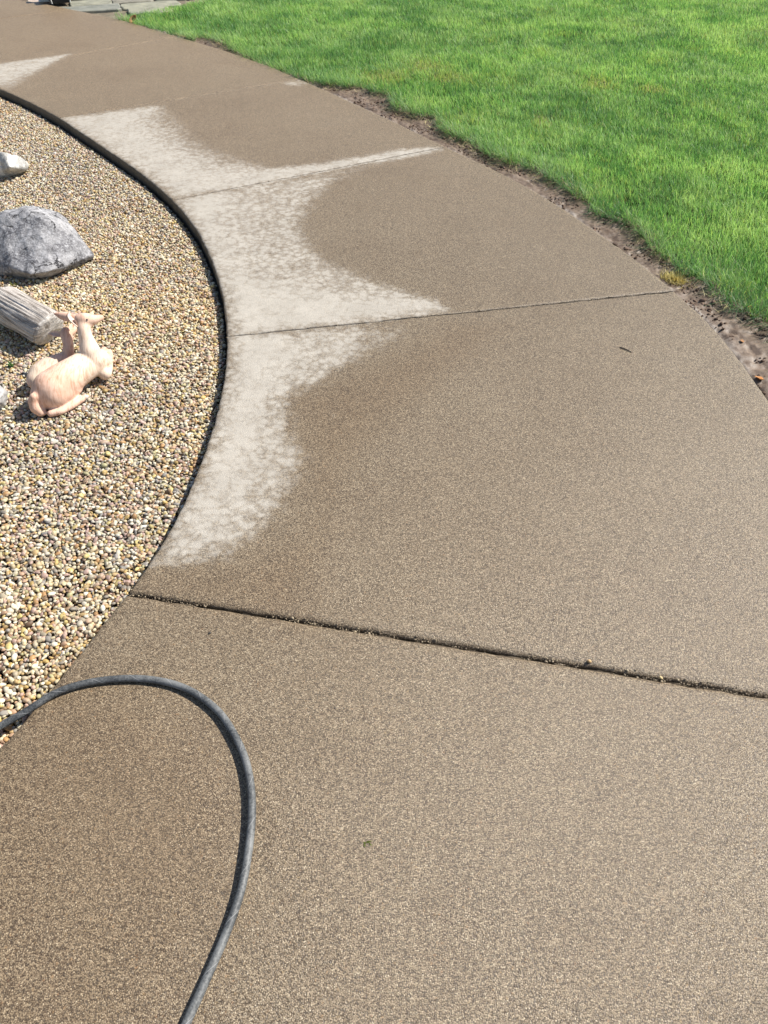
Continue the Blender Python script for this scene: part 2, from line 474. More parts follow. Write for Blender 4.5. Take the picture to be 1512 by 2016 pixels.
SOAK = [zone([(-40,1480),(120,1350),(300,1380),(430,1460),(470,1600),(430,1800),(330,2016),(200,2300),(-300,2300)]),
        zone([(560,790),(700,740),(900,640),(1000,640),(800,800),(680,900),(620,1060),(470,1130),(280,1140),(600,1230),(640,1000),(600,860)])]

VW, FW, A_dry, A_soak, A_edge, A_sheen, off = [], [], [], [], [], [], 0
for k in range(len(joints) - 1):
    (i0, o0), (i1, o1) = joints[k], joints[k + 1]
    a0, a1 = IN[i0], IN[i1]; b0, b1 = OUT[o0], OUT[o1]
    L = .5 * (np.linalg.norm(a1 - a0) + np.linalg.norm(b1 - b0)); W = .5 * (np.linalg.norm(b0 - a0) + np.linalg.norm(b1 - a1))
    fine = .022 if 1 <= k <= 6 else .08
    def params(total, r0, r1, g0, g1):
        lo = [g0, g0, g0 + r0 * .12, g0 + r0 * .4, g0 + r0, g0 + r0 * 2.2]
        hi = [total - g1 - r1 * 2.2, total - g1 - r1, total - g1 - r1 * .4, total - g1 - r1 * .12, total - g1, total - g1]
        mid = np.linspace(lo[-1], hi[0], max(4, int((hi[0] - lo[-1]) / fine)))[1:-1]
        return np.r_[lo, mid, hi]
    vs = params(L, edge_r[k], edge_r[k + 1], gap_half[k], gap_half[k + 1])
    us = params(W, .009, .009, 0, 0)
    nu, nv = len(us), len(vs)
    ii = np.interp(vs / L, [0, 1], [i0, i1]); oo = np.interp(vs / L, [0, 1], [o0, o1])
    pin = np.c_[np.interp(ii, np.arange(len(IN)), IN[:, 0]), np.interp(ii, np.arange(len(IN)), IN[:, 1])]
    pou = np.c_[np.interp(oo, np.arange(len(OUT)), OUT[:, 0]), np.interp(oo, np.arange(len(OUT)), OUT[:, 1])]
    U = (us / W)[None, :, None]
    P = pin[:, None, :] * (1 - U) + pou[:, None, :] * U            # nv x nu x 2
    dv0 = vs - gap_half[k]; dv1 = L - gap_half[k + 1] - vs
    du0 = us; du1 = W - us
    def drop(d, r):
        d = np.clip(d, 0, r); return r - np.sqrt(np.maximum(r * r - (r - d) ** 2, 0))
    Z = -np.maximum(np.maximum(drop(dv0, edge_r[k]), drop(dv1, edge_r[k + 1]))[:, None], np.maximum(drop(du0, .009), drop(du1, .009))[None, :])
    Z = Z + .0016 * (fbm(P[..., 0], P[..., 1], 3.0, 5) - .5) * 2 + (.0 if k != 1 else .0012)
    # crumbled arrises
    ed = np.minimum(np.minimum(dv0, dv1)[:, None], np.minimum(du0, du1)[None, :])
    rough = np.exp(-ed / .006)
    jit = (vnoise(P[..., 0], P[..., 1], 60, 2) - .5) * .006 * rough
    jit2 = (vnoise(P[..., 0], P[..., 1], 60, 9) - .5) * .006 * rough
    P = P + np.stack([jit, jit2], -1)
    Z -= np.maximum(0, vnoise(P[..., 0], P[..., 1], 45, 4) - .55) * .012 * rough
    Z[0, :] = -.12; Z[-1, :] = -.12; Z[:, 0] = -.12; Z[:, -1] = -.12
    V = np.c_[P.reshape(-1, 2), Z.reshape(-1)]
    I = np.arange(nu * nv).reshape(nv, nu) + off
    F = np.stack([I[:-1, :-1], I[:-1, 1:], I[1:, 1:], I[1:, :-1]], -1).reshape(-1, 4)[:, ::-1]
    VW.append(V); FW.append(F[:, ::-1] if False else F); off += len(V)
    dry = np.zeros(len(V))
    for A, B, wt in DRY:
        sB = line_dist(V, B, True) * np.where(poly_inside(V, B), 1, -1)
        inB = sB > -.05
        if not inB.any(): continue
        Q = V[inB]; sB = sB[inB]; dB = np.maximum(sB, 0)
        dA = np.where(poly_inside(Q, A), 0, line_dist(Q, A, True))
        val = (.20 + .80 * dB / (dB + dA + 1e-6)) * np.clip((sB + .05) / .15, 0, 1) * wt
        dry[inB] = np.maximum(dry[inB], val)
    soak = np.zeros(len(V))
    for S in SOAK:
        ins = poly_inside(V, S); d = line_dist(V, S, True)
        soak = np.maximum(soak, np.clip(np.where(ins, .5 + d / .25, .5 - d / .25), 0, 1))
    A_dry.append(dry); A_soak.append(soak); A_sheen.append(np.clip((V[:, 1] - 3.2) / 4.0, 0, 1))
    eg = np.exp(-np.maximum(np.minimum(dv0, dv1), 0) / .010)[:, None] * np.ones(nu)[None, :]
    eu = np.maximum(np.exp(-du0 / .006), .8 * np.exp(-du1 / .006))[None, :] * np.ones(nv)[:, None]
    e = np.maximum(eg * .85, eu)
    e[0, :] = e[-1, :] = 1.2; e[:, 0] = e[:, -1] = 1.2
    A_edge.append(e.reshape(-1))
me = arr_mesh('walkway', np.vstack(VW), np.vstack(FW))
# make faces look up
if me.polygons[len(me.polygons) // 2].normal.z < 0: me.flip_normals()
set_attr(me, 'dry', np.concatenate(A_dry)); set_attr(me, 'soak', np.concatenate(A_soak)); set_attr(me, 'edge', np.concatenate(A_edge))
set_attr(me, 'pale', np.concatenate(A_sheen))
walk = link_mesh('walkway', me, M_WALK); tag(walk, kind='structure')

# soil washed into the joints
VJ, FJ, off = [], [], 0
for (i_, o_), gh in zip(joints[1:-1], gap_half[1:-1]):
    a_, b_ = IN[i_], OUT[o_]
    n_ = int(np.linalg.norm(b_ - a_) / .006)
    t = np.linspace(.003, .997, n_)[:, None]
    q = a_ * (1 - t) + b_ * t
    dr = (b_ - a_) / np.linalg.norm(b_ - a_); pn = np.array([-dr[1], dr[0]])
    zz = -.013 + .010 * (fbm(q[:, 0], q[:, 1], 40, 61, 3) - .5)
    L_, R_ = q + pn * .012, q - pn * .012
    VJ.append(np.vstack([np.c_[L_, zz], np.c_[q, zz - .001], np.c_[R_, zz]]))
    I = np.arange(3 * n_).reshape(3, n_) + off; off += 3 * n_
    FJ.append(np.stack([I[:-1, :-1], I[1:, :-1], I[1:, 1:], I[:-1, 1:]], -1).reshape(-1, 4))
me = arr_mesh('joint_soil', np.vstack(VJ), np.vstack(FJ))
if me.polygons[0].normal.z < 0: me.flip_normals()
js = link_mesh('joint_soil', me, mat_soil('gritty_joint_soil', (.085, .064, .044), (.15, .118, .080))); tag(js, kind='structure')

# ------------------------------------------------------------------ ground sheets
S = 250.0
V = np.array([(-S, -S, -.13), (S, -S, -.13), (S, S, -.13), (-S, S, -.13)])
g = link_mesh('ground', arr_mesh('ground', V, np.array([[0, 1, 2, 3]]), False), M_TURF); tag(g, kind='structure')

# gravel bed soil, inside the curve
G_FAR = -.040
def gravel_z(x, y):
    return np.interp(y, [.6, 1.2, 1.8, 8], [-.026, -.032, G_FAR, G_FAR])
left = IN.copy()
bedL = np.c_[IN[:, 0] - .004, IN[:, 1]]
cols = [0, .02, .1, .4, 1.0, 2.2, 4.0]
ctr = np.array([-9.0, 1.5])
Vb = []
sub = IN[::6]
for c_ in cols:
    dirv = ctr - sub; dirv /= np.linalg.norm(dirv, axis=1)[:, None]
    q = sub + dirv * c_
    Vb.append(np.c_[q, gravel_z(q[:, 0], q[:, 1]) - .022])
nb = len(sub)
Vb = np.vstack(Vb); I = np.arange(len(Vb)).reshape(len(cols), nb)
F = np.stack([I[:-1, :-1], I[1:, :-1], I[1:, 1:], I[:-1, 1:]], -1).reshape(-1, 4)
bm_ = arr_mesh('gravel_bed', Vb, F)
if bm_.polygons[nb].normal.z < 0: bm_.flip_normals()
bed = link_mesh('gravel_bed', bm_, M_BED); tag(bed, kind='structure')

# mud verge + lawn soil: strips running along the outer curve
edge_px = [(238,36),(271,47),(300,54),(331,62),(380,76),(392,70),(430,76),(452,86),(465,98),(500,114),(545,133),(600,152),(640,162),(709,169),(772,186),(785,209),(831,222),(861,226),(874,249),(898,262),(937,279),(974,302),(1017,318),(1063,328),(1100,351),(1140,376),(1176,412),(1236,430),(1274,452),(1296,479),(1332,520),(1356,539),(1402,553),(1421,574),(1449,596),(1481,612),(1512,620)]
EDGE = np.vstack([atl(edge_px)[:, :2], [(1.60,2.55),(1.62,2.2),(1.60,1.7),(1.58,1.1),(1.5,.4),(1.3,-.4)]])   # lawn's edge, far to near
LAWN_FAR = [(-1.9, 9.45), (-1.2, 11.5), (0.5, 16.0), (9.0, 16.0), (9.0, -.4)]
LAWN = np.vstack([EDGE, [(9.0, -.4), (9.0, 16.0), (.5, 16.0)], [at(397, 0)[:2]]])
sv = OUT[200:]
sv = sv[::1]
tang = np.gradient(sv, axis=0); tang /= np.linalg.norm(tang, axis=1)[:, None]
nrm = np.c_[tang[:, 1], -tang[:, 0]]
ds = np.r_[0, .004, .009, .014, .02, .028, np.linspace(.036, .46, 50), .55, .7]
P = sv[:, None, :] + nrm[:, None, :] * ds[None, :, None]
X, Y = P[..., 0], P[..., 1]
Pf = P.reshape(-1, 2)
dE = line_dist(Pf, EDGE).reshape(X.shape)
inl = poly_inside(Pf, LAWN).reshape(X.shape)
sd = np.where(inl, dE, -dE)
Z = -.020 + .026 * (fbm(X, Y, 9, 1) - .5) + (.008 + .010 * fbm(X, Y, 2, 88, 2)) * (fbm(X, Y, 34, 2) - .5) + .012 * (fbm(X, Y, 110, 8, 2) - .5) - .007 * np.clip(fbm(X, Y, 24, 77, 3) - .60, 0, .12) / .12
Z += np.clip(sd + .06, 0, .12) / .12 * .018
kin = np.clip((sd - .0) / .05, 0, 1)
Z = Z * (1 - kin) + kin * (-.026 + .02 * (fbm(X, Y, 1.2, 3) - .5))
nearness = np.exp(-ds / .018)[None, :]
# open gap beside the slab on the near stretch, silt washed flush on the rest
gapk = np.clip((2.75 - Y) / .3, 0, 1) * .7 + .6 * np.clip(fbm(X, Y, 5, 12) - .45, 0, .3) / .3
gapk = np.clip(gapk, 0, 1)
Z -= nearness * (.045 * gapk) + np.exp(-ds / .006)[None, :] * .006
Z = np.minimum(Z, -.003 + np.clip(ds - .03, 0, 1)[None, :] * .2)
V = np.c_[Pf, Z.reshape(-1)]
ns, nd = X.shape
I = np.arange(ns * nd).reshape(ns, nd)
F = np.stack([I[:-1, :-1], I[:-1, 1:], I[1:, 1:], I[1:, :-1]], -1).reshape(-1, 4)
keep = ~((Y.reshape(-1)[F].max(1) > 8.25))
me = arr_mesh('soil_verge', V, F[keep])
if me.polygons[0].normal.z < 0: me.flip_normals()
silt = (np.exp(-ds / .05)[None, :] * 1.1 * np.ones((ns, 1)) * (.4 + fbm(X, Y, 3, 21))).reshape(-1)
set_attr(me, 'silt', silt); set_attr(me, 'turf', kin.reshape(-1))
verge = link_mesh('soil_verge', me, M_MUD); tag(verge, kind='structure')
VERGE = (X, Y, Z)

# lawn soil sheet under the blades
gx = np.arange(-2.6, 9.05, .12); gy = np.arange(-.4, 16.1, .12)
GX, GY = np.meshgrid(gx, gy)
Pg = np.c_[GX.ravel(), GY.ravel()]
sdl = np.where(poly_inside(Pg, LAWN), 1, -1) * line_dist(Pg, EDGE)
ok = (sdl > .20)
Zg = -.016 + .02 * (fbm(GX, GY, 1.2, 3) - .5).ravel()
idx = np.arange(len(Pg)).reshape(GX.shape)
F = np.stack([idx[:-1, :-1], idx[:-1, 1:], idx[1:, 1:], idx[1:, :-1]], -1).reshape(-1, 4)
F = F[ok[F].all(1)]
me = arr_mesh('lawn_soil', np.c_[Pg, Zg], F)
ls = link_mesh('lawn_soil', me, M_TURF); tag(ls, kind='structure')

# ------------------------------------------------------------------ grass
def blades(name, base, L, W, yaw, lean, curl, colr, mat):
    N = len(base)
    d = np.c_[np.cos(yaw), np.sin(yaw), np.zeros(N)]
    s = np.c_[-np.sin(yaw), np.cos(yaw), np.zeros(N)]
    tw = rng.normal(0, .5, N)
    s = s * np.cos(tw)[:, None] + d * np.sin(tw)[:, None]
    V = np.zeros((N, 7, 3), np.float32)
    C = np.zeros((N, 7, 3), np.float32)
    for i, t in enumerate((0, .36, .72, 1.0)):
        hor = L * (lean * t + curl * t * t)
        up = L * t * np.sqrt(np.clip(1 - np.clip(lean + curl * t * .8, 0, .985) ** 2, .03, 1))
        c = base + d * hor[:, None]; c[:, 2] += up
        w = W * (1.0, .95, .62, 0)[i] * .5
        shade = (.80, .95, 1.06, 1.15)[i]  # roots darkened, tips lightened: shading put into the blade colour
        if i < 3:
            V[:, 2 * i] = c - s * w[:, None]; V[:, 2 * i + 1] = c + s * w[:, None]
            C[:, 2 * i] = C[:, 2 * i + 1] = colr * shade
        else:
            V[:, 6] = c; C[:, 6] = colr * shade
    T = np.array([(0, 1, 2), (1, 3, 2), (2, 3, 4), (3, 5, 4), (4, 5, 6)])
    F = (np.arange(N)[:, None, None] * 7 + T[None]).reshape(-1, 3)
    me = arr_mesh(name, V.reshape(-1, 3), F)
    set_attr(me, 'col', np.clip(C.reshape(-1, 3), 0, 1), 'FLOAT_COLOR')
    return link_mesh(name, me, mat)

def in_view(P, mx=.25):
    """keeps ground points within reach of the picture and a step to either side"""
    x, y = P[:, 0], P[:, 1]
    zc = y * math.cos(PITCH) + CAM_H * math.sin(PITCH)
    return (np.abs(x) < zc * .5 + .55) & (y > -.2)

PATHP = np.vstack([IN[::5], OUT[::-5]])
pts = []
for (y0, y1, dens) in ((.2, 3.6, 21000), (3.6, 5.2, 17000), (5.2, 7.2, 12500), (7.2, 10.2, 9000), (10.2, 12.5, 3000)):
    n = int(dens * 8.0 * (y1 - y0))
    q = np.c_[rng.uniform(-2.6, 5.4, n), rng.uniform(y0, y1, n)]
    q = q[in_view(q)]
    q = q[(poly_inside(q, LAWN) | (line_dist(q, EDGE) < .045)) & ~poly_inside(q, PATHP)]
    pts.append(q)
B = np.vstack(pts)
dEdge = line_dist(B, EDGE) * np.where(poly_inside(B, LAWN), 1, -1) + .045
# ragged margin: thin out the first centimetres by clumps
clump = fbm(B[:, 0], B[:, 1], 14, 31, 3)
B_ok = (dEdge + (clump - .5) * .20) > .004
dens_n = fbm(B[:, 0], B[:, 1], 7, 33, 3)
bare_n = vnoise(B[:, 0], B[:, 1], 1.1, 40)
# worn, straw coloured spots seen in the turf
spots = [(at(838,130)[:2], .17, .10), (at(1065,238)[:2], .06, .05), (at(1280,175)[:2], .10, .05), (at(1180,165)[:2], .12, .08), (at(760,150)[:2], .18, .10), (at(880,150)[:2], .14, .08)]
straw_p = np.zeros(len(B))
for p, rx, ry in spots:
    straw_p = np.maximum(straw_p, np.exp(-(((B[:, 0] - p[0]) / rx) ** 2 + ((B[:, 1] - p[1]) / (ry * 2)) ** 2)))
B_ok &= rng.random(len(B)) > .22 * np.clip((.42 - dens_n) / .2, 0, 1)
B = B[B_ok]; dEdge = dEdge[B_ok]; straw_p = straw_p[B_ok]
N = len(B)
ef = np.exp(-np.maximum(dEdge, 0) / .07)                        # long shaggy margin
n1 = fbm(B[:, 0], B[:, 1], 3.2, 50, 4); n2 = fbm(B[:, 0], B[:, 1], 9.0, 60, 3)
far = np.clip((B[:, 1] - 3) / 6, 0, 1)
L = (.026 + .028 * n2 + rng.normal(0, .010, N)) * (1 + 1.1 * ef * (.5 + n2)) 
L = np.clip(L, .015, .12)
Wd = rng.uniform(.0015, .0031, N) * (1 + .5 * far)
# nearest edge direction (outwards)
eo = -np.c_[np.gradient(EDGE[:, 1]), -np.gradient(EDGE[:, 0])]
yaw = rng.uniform(0, 2 * np.pi, N) + .0
prefer = 2.6 + 2.0 * (vnoise(B[:, 0], B[:, 1], 2.5, 70) - .5) * 2
yaw = np.where(rng.random(N) < .35, prefer + rng.normal(0, .6, N), yaw)
out_yaw = math.pi * 1.17 + rng.normal(0, .8, N)
yaw = np.where(rng.random(N) < ef * .8, out_yaw, yaw)
lean = np.clip(rng.normal(.24, .16, N) + .26 * ef, 0, .85)
curl = np.clip(rng.normal(.28, .16, N) + .18 * ef, 0, .7)
z0 = -.018 + .02 * (fbm(B[:, 0], B[:, 1], 1.2, 3) - .5) + .004 * ef
g_dark = np.array([.112, .265, .085]); g_mid = np.array([.255, .475, .135]); g_lite = np.array([.45, .62, .24]); g_yel = np.array([.40, .50, .14]); g_str = np.array([.60, .53, .30])
u = np.clip(.5 + (n1 - .5) * 1.3 + (n2 - .5) * 1.0 + rng.normal(0, .32, N), 0, 1)[:, None]
C = np.where(u < .5, g_dark + (g_mid - g_dark) * u * 2, g_mid + (g_lite - g_mid) * (u - .5) * 2)
yl = np.clip((fbm(B[:, 0], B[:, 1], 3.3, 80) - .60) * 5, 0, 1) * .5
yl = np.maximum(yl, straw_p * .8)
isy = rng.random(N) < (.05 + yl * .6 + straw_p * .3)
C = np.where(isy[:, None], g_yel * rng.uniform(.7, 1.2, (N, 1)), C)
iss = rng.random(N) < (.018 + .07 * ef + straw_p * .35)
C = np.where(iss[:, None], g_str * rng.uniform(.6, 1.15, (N, 1)), C)
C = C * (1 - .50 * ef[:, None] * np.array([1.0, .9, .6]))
L = np.where(iss, L * .7, L)
long_ = (dEdge < .085) & (rng.random(N) < .16) & (vnoise(B[:, 0], B[:, 1], 9, 99) > .45)
L = np.where(long_, rng.uniform(.06, .115, N), L); lean = np.where(long_, rng.uniform(.45, .85, N), lean); curl = np.where(long_, rng.uniform(.3, .7, N), curl)
C = np.where(long_[:, None], C * .8 + np.array([.01, .02, .02]), C)
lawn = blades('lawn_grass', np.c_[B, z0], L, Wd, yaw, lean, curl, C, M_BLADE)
tag(lawn, kind='stuff')

# ------------------------------------------------------------------ gravel pebbles
def ico(sub):
    bm = bmesh.new(); bmesh.ops.create_icosphere(bm, subdivisions=sub, radius=1.0)
    V = np.array([v.co[:] for v in bm.verts]); F = np.array([[v.index for v in f.verts] for f in bm.faces]); bm.free()
    return V, F
ICO = {1: ico(1), 2: ico(2), 3: ico(3)}
def lumps(pos, size, sub, flat=(.45, .8), seed=0, irregular=.22):
    """N irregular rounded stones as one vertex/face pair"""
    r = np.random.default_rng(seed)
    U, F = ICO[sub]
    N = len(pos); nv = len(U)
    sc = np.c_[size * r.uniform(.82, 1.35, N), size * r.uniform(.66, 1.0, N), size * r.uniform(*flat, N)]
    D = U[None] * np.ones((N, 1, 1))
    # angular bulges: two random directional terms per stone
    for _ in range(3):
        a = r.normal(size=(N, 3)); a /= np.linalg.norm(a, axis=1)[:, None]
        dp = np.einsum('nvk,nk->nv', D, a)
        D = D * (1 + irregular * r.uniform(-.6, 1, (N, 1)) * (np.abs(dp) ** 1.5 - .4) )[..., None]
    D = D * sc[:, None, :]
    yaw = r.uniform(0, 2 * np.pi, N); tx = r.normal(0, .38, N); ty = r.normal(0, .38, N)
    cy, sy = np.cos(yaw), np.sin(yaw); cx, sx = np.cos(tx), np.sin(tx); c2, s2 = np.cos(ty), np.sin(ty)
    x, y, z = D[..., 0], D[..., 1], D[..., 2]
    y, z = y * cx[:, None] - z * sx[:, None], y * sx[:, None] + z * cx[:, None]
    x, z = x * c2[:, None] + z * s2[:, None], -x * s2[:, None] + z * c2[:, None]
    x, y = x * cy[:, None] - y * sy[:, None], x * sy[:, None] + y * cy[:, None]
    V = np.stack([x, y, z], -1) + pos[:, None, :]
    FF = (np.arange(N)[:, None, None] * nv + F[None]).reshape(-1, 3)
    return V.reshape(-1, 3), FF, nv

GRAV = np.vstack([IN[60:], [(-8.0, 8.2), (-8.0, -1.5), (-2.4, -.9)]])
def gravel_points(sp, outer=False):
    xs = np.arange(-6.0 if outer else -4.4, -.3, sp); ys = np.arange(-.9 if outer else .2, 7.4, sp * .88)
    X, Y = np.meshgrid(xs, ys)
    X = X + (np.arange(len(ys)) % 2)[:, None] * sp * .5
    q = np.c_[X.ravel(), Y.ravel()] + rng.normal(0, sp * .24, (X.size, 2))
    zc = q[:, 1] * math.cos(PITCH) + CAM_H * math.sin(PITCH)
    lim = -zc * .5 - .30
    q = q[((q[:, 0] < lim) & (q[:, 0] > lim - 1.6) if outer else (q[:, 0] > lim)) & poly_inside(q, GRAV)]
    return q
pal = np.array([(.56,.46,.30),(.62,.54,.39),(.66,.60,.47),(.46,.33,.17),(.52,.37,.15),(.42,.25,.12),(.32,.22,.14),(.38,.33,.26),(.26,.23,.20),(.48,.32,.23),(.56,.41,.31),(.40,.28,.25),(.20,.13,.085),(.72,.68,.58),(.56,.45,.20),(.42,.39,.23),(.62,.57,.50),(.30,.28,.27),(.50,.36,.32)])
pw = np.array([12,13,12,7,6,5,6,8,6,6,7,5,4,9,4,4,10,6,6], float); pw /= pw.sum()
Vs, Fs, Cs, off = [], [], [], 0
for layer, (sp, dz, seed) in enumerate(((.0122, -.007, 1), (.0110, .0, 2), (.0150, .0, 3))):
    q = gravel_points(sp, layer == 2)
    d = line_dist(q, IN[60:1400:8])
    q = q[d > .011 + .004 * layer]; d = d[d > .011 + .004 * layer]
    n = len(q)
    size = np.clip(rng.lognormal(math.log(.0060), .24, n), .0036, .0106) * (1.4 if layer == 2 else 1)
    z = gravel_z(q[:, 0], q[:, 1]) + dz + rng.normal(0, .0022, n) - .006 + .010 * (fbm(q[:, 0], q[:, 1], 2.2, 90, 3) - .5) - .014 * np.exp(-d / .025)
    pos = np.c_[q, z]
    nearq = (q[:, 1] < 3.4) & (layer < 2)
    for m, sub_ in ((nearq, 2), (~nearq, 1)):
        if not m.any(): continue
        V, F, nv = lumps(pos[m], size[m] * (1 if sub_ == 2 else 1.1), sub_, (.42, .75), seed + sub_ * 7, .34)
        c = pal[rng.choice(len(pal), m.sum(), p=pw)] * rng.uniform(.74, 1.16, (m.sum(), 1))
        patch = fbm(q[m][:, 0], q[m][:, 1], 1.6, 95, 3)[:, None]
        c = c * np.array([.94, .915, .825]) * (1 + (patch - .5) * np.array([.3, .22, .0]))
        Vs.append(V); Fs.append(F + off); Cs.append(np.repeat(c, nv, 0)); off += len(V)
me = arr_mesh('gravel', np.vstack(Vs), np.vstack(Fs))
set_attr(me, 'col', np.clip(np.vstack(Cs), 0, .85), 'FLOAT_COLOR')
gr = link_mesh('gravel', me, M_PEB); tag(gr, kind='stuff')
del Vs, Fs, Cs

# grit caught in the near joints
gp_, gc_ = [], []
for (i_, o_), n_, spread in ((joints[2], 900, .0075), (joints[3], 420, .0045), (joints[4], 200, .004)):
    a_, b_ = IN[i_], OUT[o_]; dr = (b_ - a_) / np.linalg.norm(b_ - a_); pn = np.array([-dr[1], dr[0]])
    t = rng.random(n_)[:, None]; w = rng.normal(.25, .8, n_)[:, None] * spread
    q = a_ * (1 - t) + b_ * t + pn * w
    zz = np.where(np.abs(w[:, 0]) < .004, -.005, -.0012 + 0 * w[:, 0])
    keep_ = vnoise(q[:, 0], q[:, 1], 9, 5) > .38
    gp_.append(np.c_[q, zz][keep_])
gp_ = np.vstack(gp_)
V, F, nv = lumps(gp_, rng.lognormal(math.log(.0017), .35, len(gp_)).clip(.0008, .0042), 1, (.5, .9), 23, .4)
me = arr_mesh('joint_grit', V, F)
gcol_ = np.array([(.20,.155,.10),(.28,.22,.15),(.12,.09,.06),(.36,.29,.19),(.16,.12,.08)])[rng.integers(0, 5, len(gp_))]
set_attr(me, 'col', np.repeat(gcol_, nv, 0), 'FLOAT_COLOR')
jg = link_mesh('joint_grit', me, M_PEB); tag(jg, kind='stuff')

# ------------------------------------------------------------------ soil crumbs and dead grass on the verge
NC = 26000
vi = rng.integers(0, ns, NC); vj = rng.integers(2, nd - 2, NC)
pv = np.c_[X[vi, vj], Y[vi, vj], Z[vi, vj]] + rng.normal(0, .004, (NC, 3)) * [1, 1, 0]
sdv = np.where(inl[vi, vj], 1, -1) * dE[vi, vj]
cl = fbm(pv[:, 0], pv[:, 1], 11, 44, 3)
m = (sdv < .05) & (cl > .50 - .06 * np.clip(sdv + .05, -.1, .1) / .1) & (pv[:, 1] < 8.2) & (pv[:, 1] > .4)
pv = pv[m]
V, F, nv = lumps(pv, rng.lognormal(math.log(.0042), .45, len(pv)).clip(.0015, .012), 1, (.6, 1.0), 5, .6)
me = arr_mesh('soil_crumbs', V, F)
cr = link_mesh('soil_crumbs', me, mat_soil('crumbled_soil', (.10, .065, .045), (.21, .14, .10))); tag(cr, kind='stuff')

vi = rng.integers(0, ns, 11000); vj = rng.integers(1, nd - 2, 11000)
pv = np.c_[X[vi, vj], Y[vi, vj], Z[vi, vj] + .003]
sdv = np.where(inl[vi, vj], 1, -1) * dE[vi, vj]
m = (np.abs(sdv + .03) < .07) & (pv[:, 1] < 8.2) & (pv[:, 1] > .4) & (fbm(pv[:, 0], pv[:, 1], 8, 47, 3) > .53)
pv = pv[m]; n = len(pv)
C = g_str * rng.uniform(.7, 1.3, (n, 1)) * np.array([1, .97, .85])
dg = blades('dead_grass', pv, rng.uniform(.02, .06, n), rng.uniform(.0015, .003, n), rng.uniform(0, 6.28, n), rng.uniform(.75, .97, n), rng.uniform(0, .1, n), C, M_STRAW)
tag(dg, kind='stuff')

def verge_z(x, y):
    k_ = np.argmin((X - x) ** 2 + (Y - y) ** 2); return Z.ravel()[k_]

# yellow clump of straw by the joint
p0 = at(1322, 543); n = 800
r_ = np.abs(rng.normal(0, 1, (n, 1))).clip(0, 1.5); th = rng.uniform(0, 6.28, n)
off2 = np.c_[np.cos(th) * .055, np.sin(th) * .035] * r_ * .8
ca, sa = math.cos(-.9), math.sin(-.9)
off2 = off2 @ np.array([[ca, sa], [-sa, ca]])
bp = np.c_[off2 + [.02, .0], np.zeros(n)]
C = np.array([.66, .55, .22]) * rng.uniform(.6, 1.2, (n, 1))
st = blades('straw_tuft', bp, rng.uniform(.016, .046, n), rng.uniform(.0018, .0034, n), rng.uniform(0, 6.28, n), rng.uniform(.4, .95, n), rng.uniform(0, .2, n), C, M_STRAW)
st.location = (p0[0], p0[1], verge_z(*p0[:2]) + .002)
tag(st, 'yellow tuft of dead grass lying on the soil where the walkway joint meets the verge', 'dead grass')

# ------------------------------------------------------------------ organic bodies
def organic(name, balls, voxel, smooth, mat, parent=None, disp=None):
    """one continuous surface grown round a list of balls (centre, radius or 3 radii)"""
    bm = bmesh.new()
    for c, r in balls:
        rr = (r, r, r) if np.isscalar(r) else r
        bmesh.ops.create_icosphere(bm, subdivisions=3, radius=1.0, matrix=Matrix.Translation(Vector(c)) @ Matrix.Diagonal((*rr, 1)))
    me = bpy.data.meshes.new(name); bm.to_mesh(me); bm.free()
    o = bpy.data.objects.new(name, me); COL.objects.link(o)
    md = o.modifiers.new('r', 'REMESH'); md.mode = 'VOXEL'; md.voxel_size = voxel
    ms = o.modifiers.new('s', 'SMOOTH'); ms.iterations = smooth; ms.factor = .5
    bpy.context.view_layer.update()
    dg_ = bpy.context.evaluated_depsgraph_get()
    me2 = bpy.data.meshes.new_from_object(o.evaluated_get(dg_))
    o.modifiers.clear(); o.data = me2; bpy.data.meshes.remove(me); me2.name = name
    for p in me2.polygons: p.use_smooth = True
    if disp:
        co = np.zeros(len(me2.vertices) * 3); me2.vertices.foreach_get('co', co)
        no = np.zeros(len(me2.vertices) * 3); me2.vertices.foreach_get('normal', no)
        co = co.reshape(-1, 3); no = no.reshape(-1, 3)
        co += no * disp(co)[:, None]
        me2.vertices.foreach_set('co', co.ravel()); me2.update()
    me2.materials.clear(); me2.materials.append(mat)
    if parent: o.parent = parent
    return o
def chain(pts, base):
    """balls along a chain of (px, py, height above the gravel, radius); returned relative to base"""
    W = [(at(x, y, G_FAR + h) - base, r) for x, y, h, r in pts]
    out = []
    for (a, ra), (b, rb) in zip(W[:-1], W[1:]):
        n_ = max(3, int(np.linalg.norm(b - a) / (min(ra, rb) * .16)))
        for t in np.linspace(0, 1, n_): out.append((a * (1 - t) + b * t, ra * (1 - t) + rb * t))
    return out
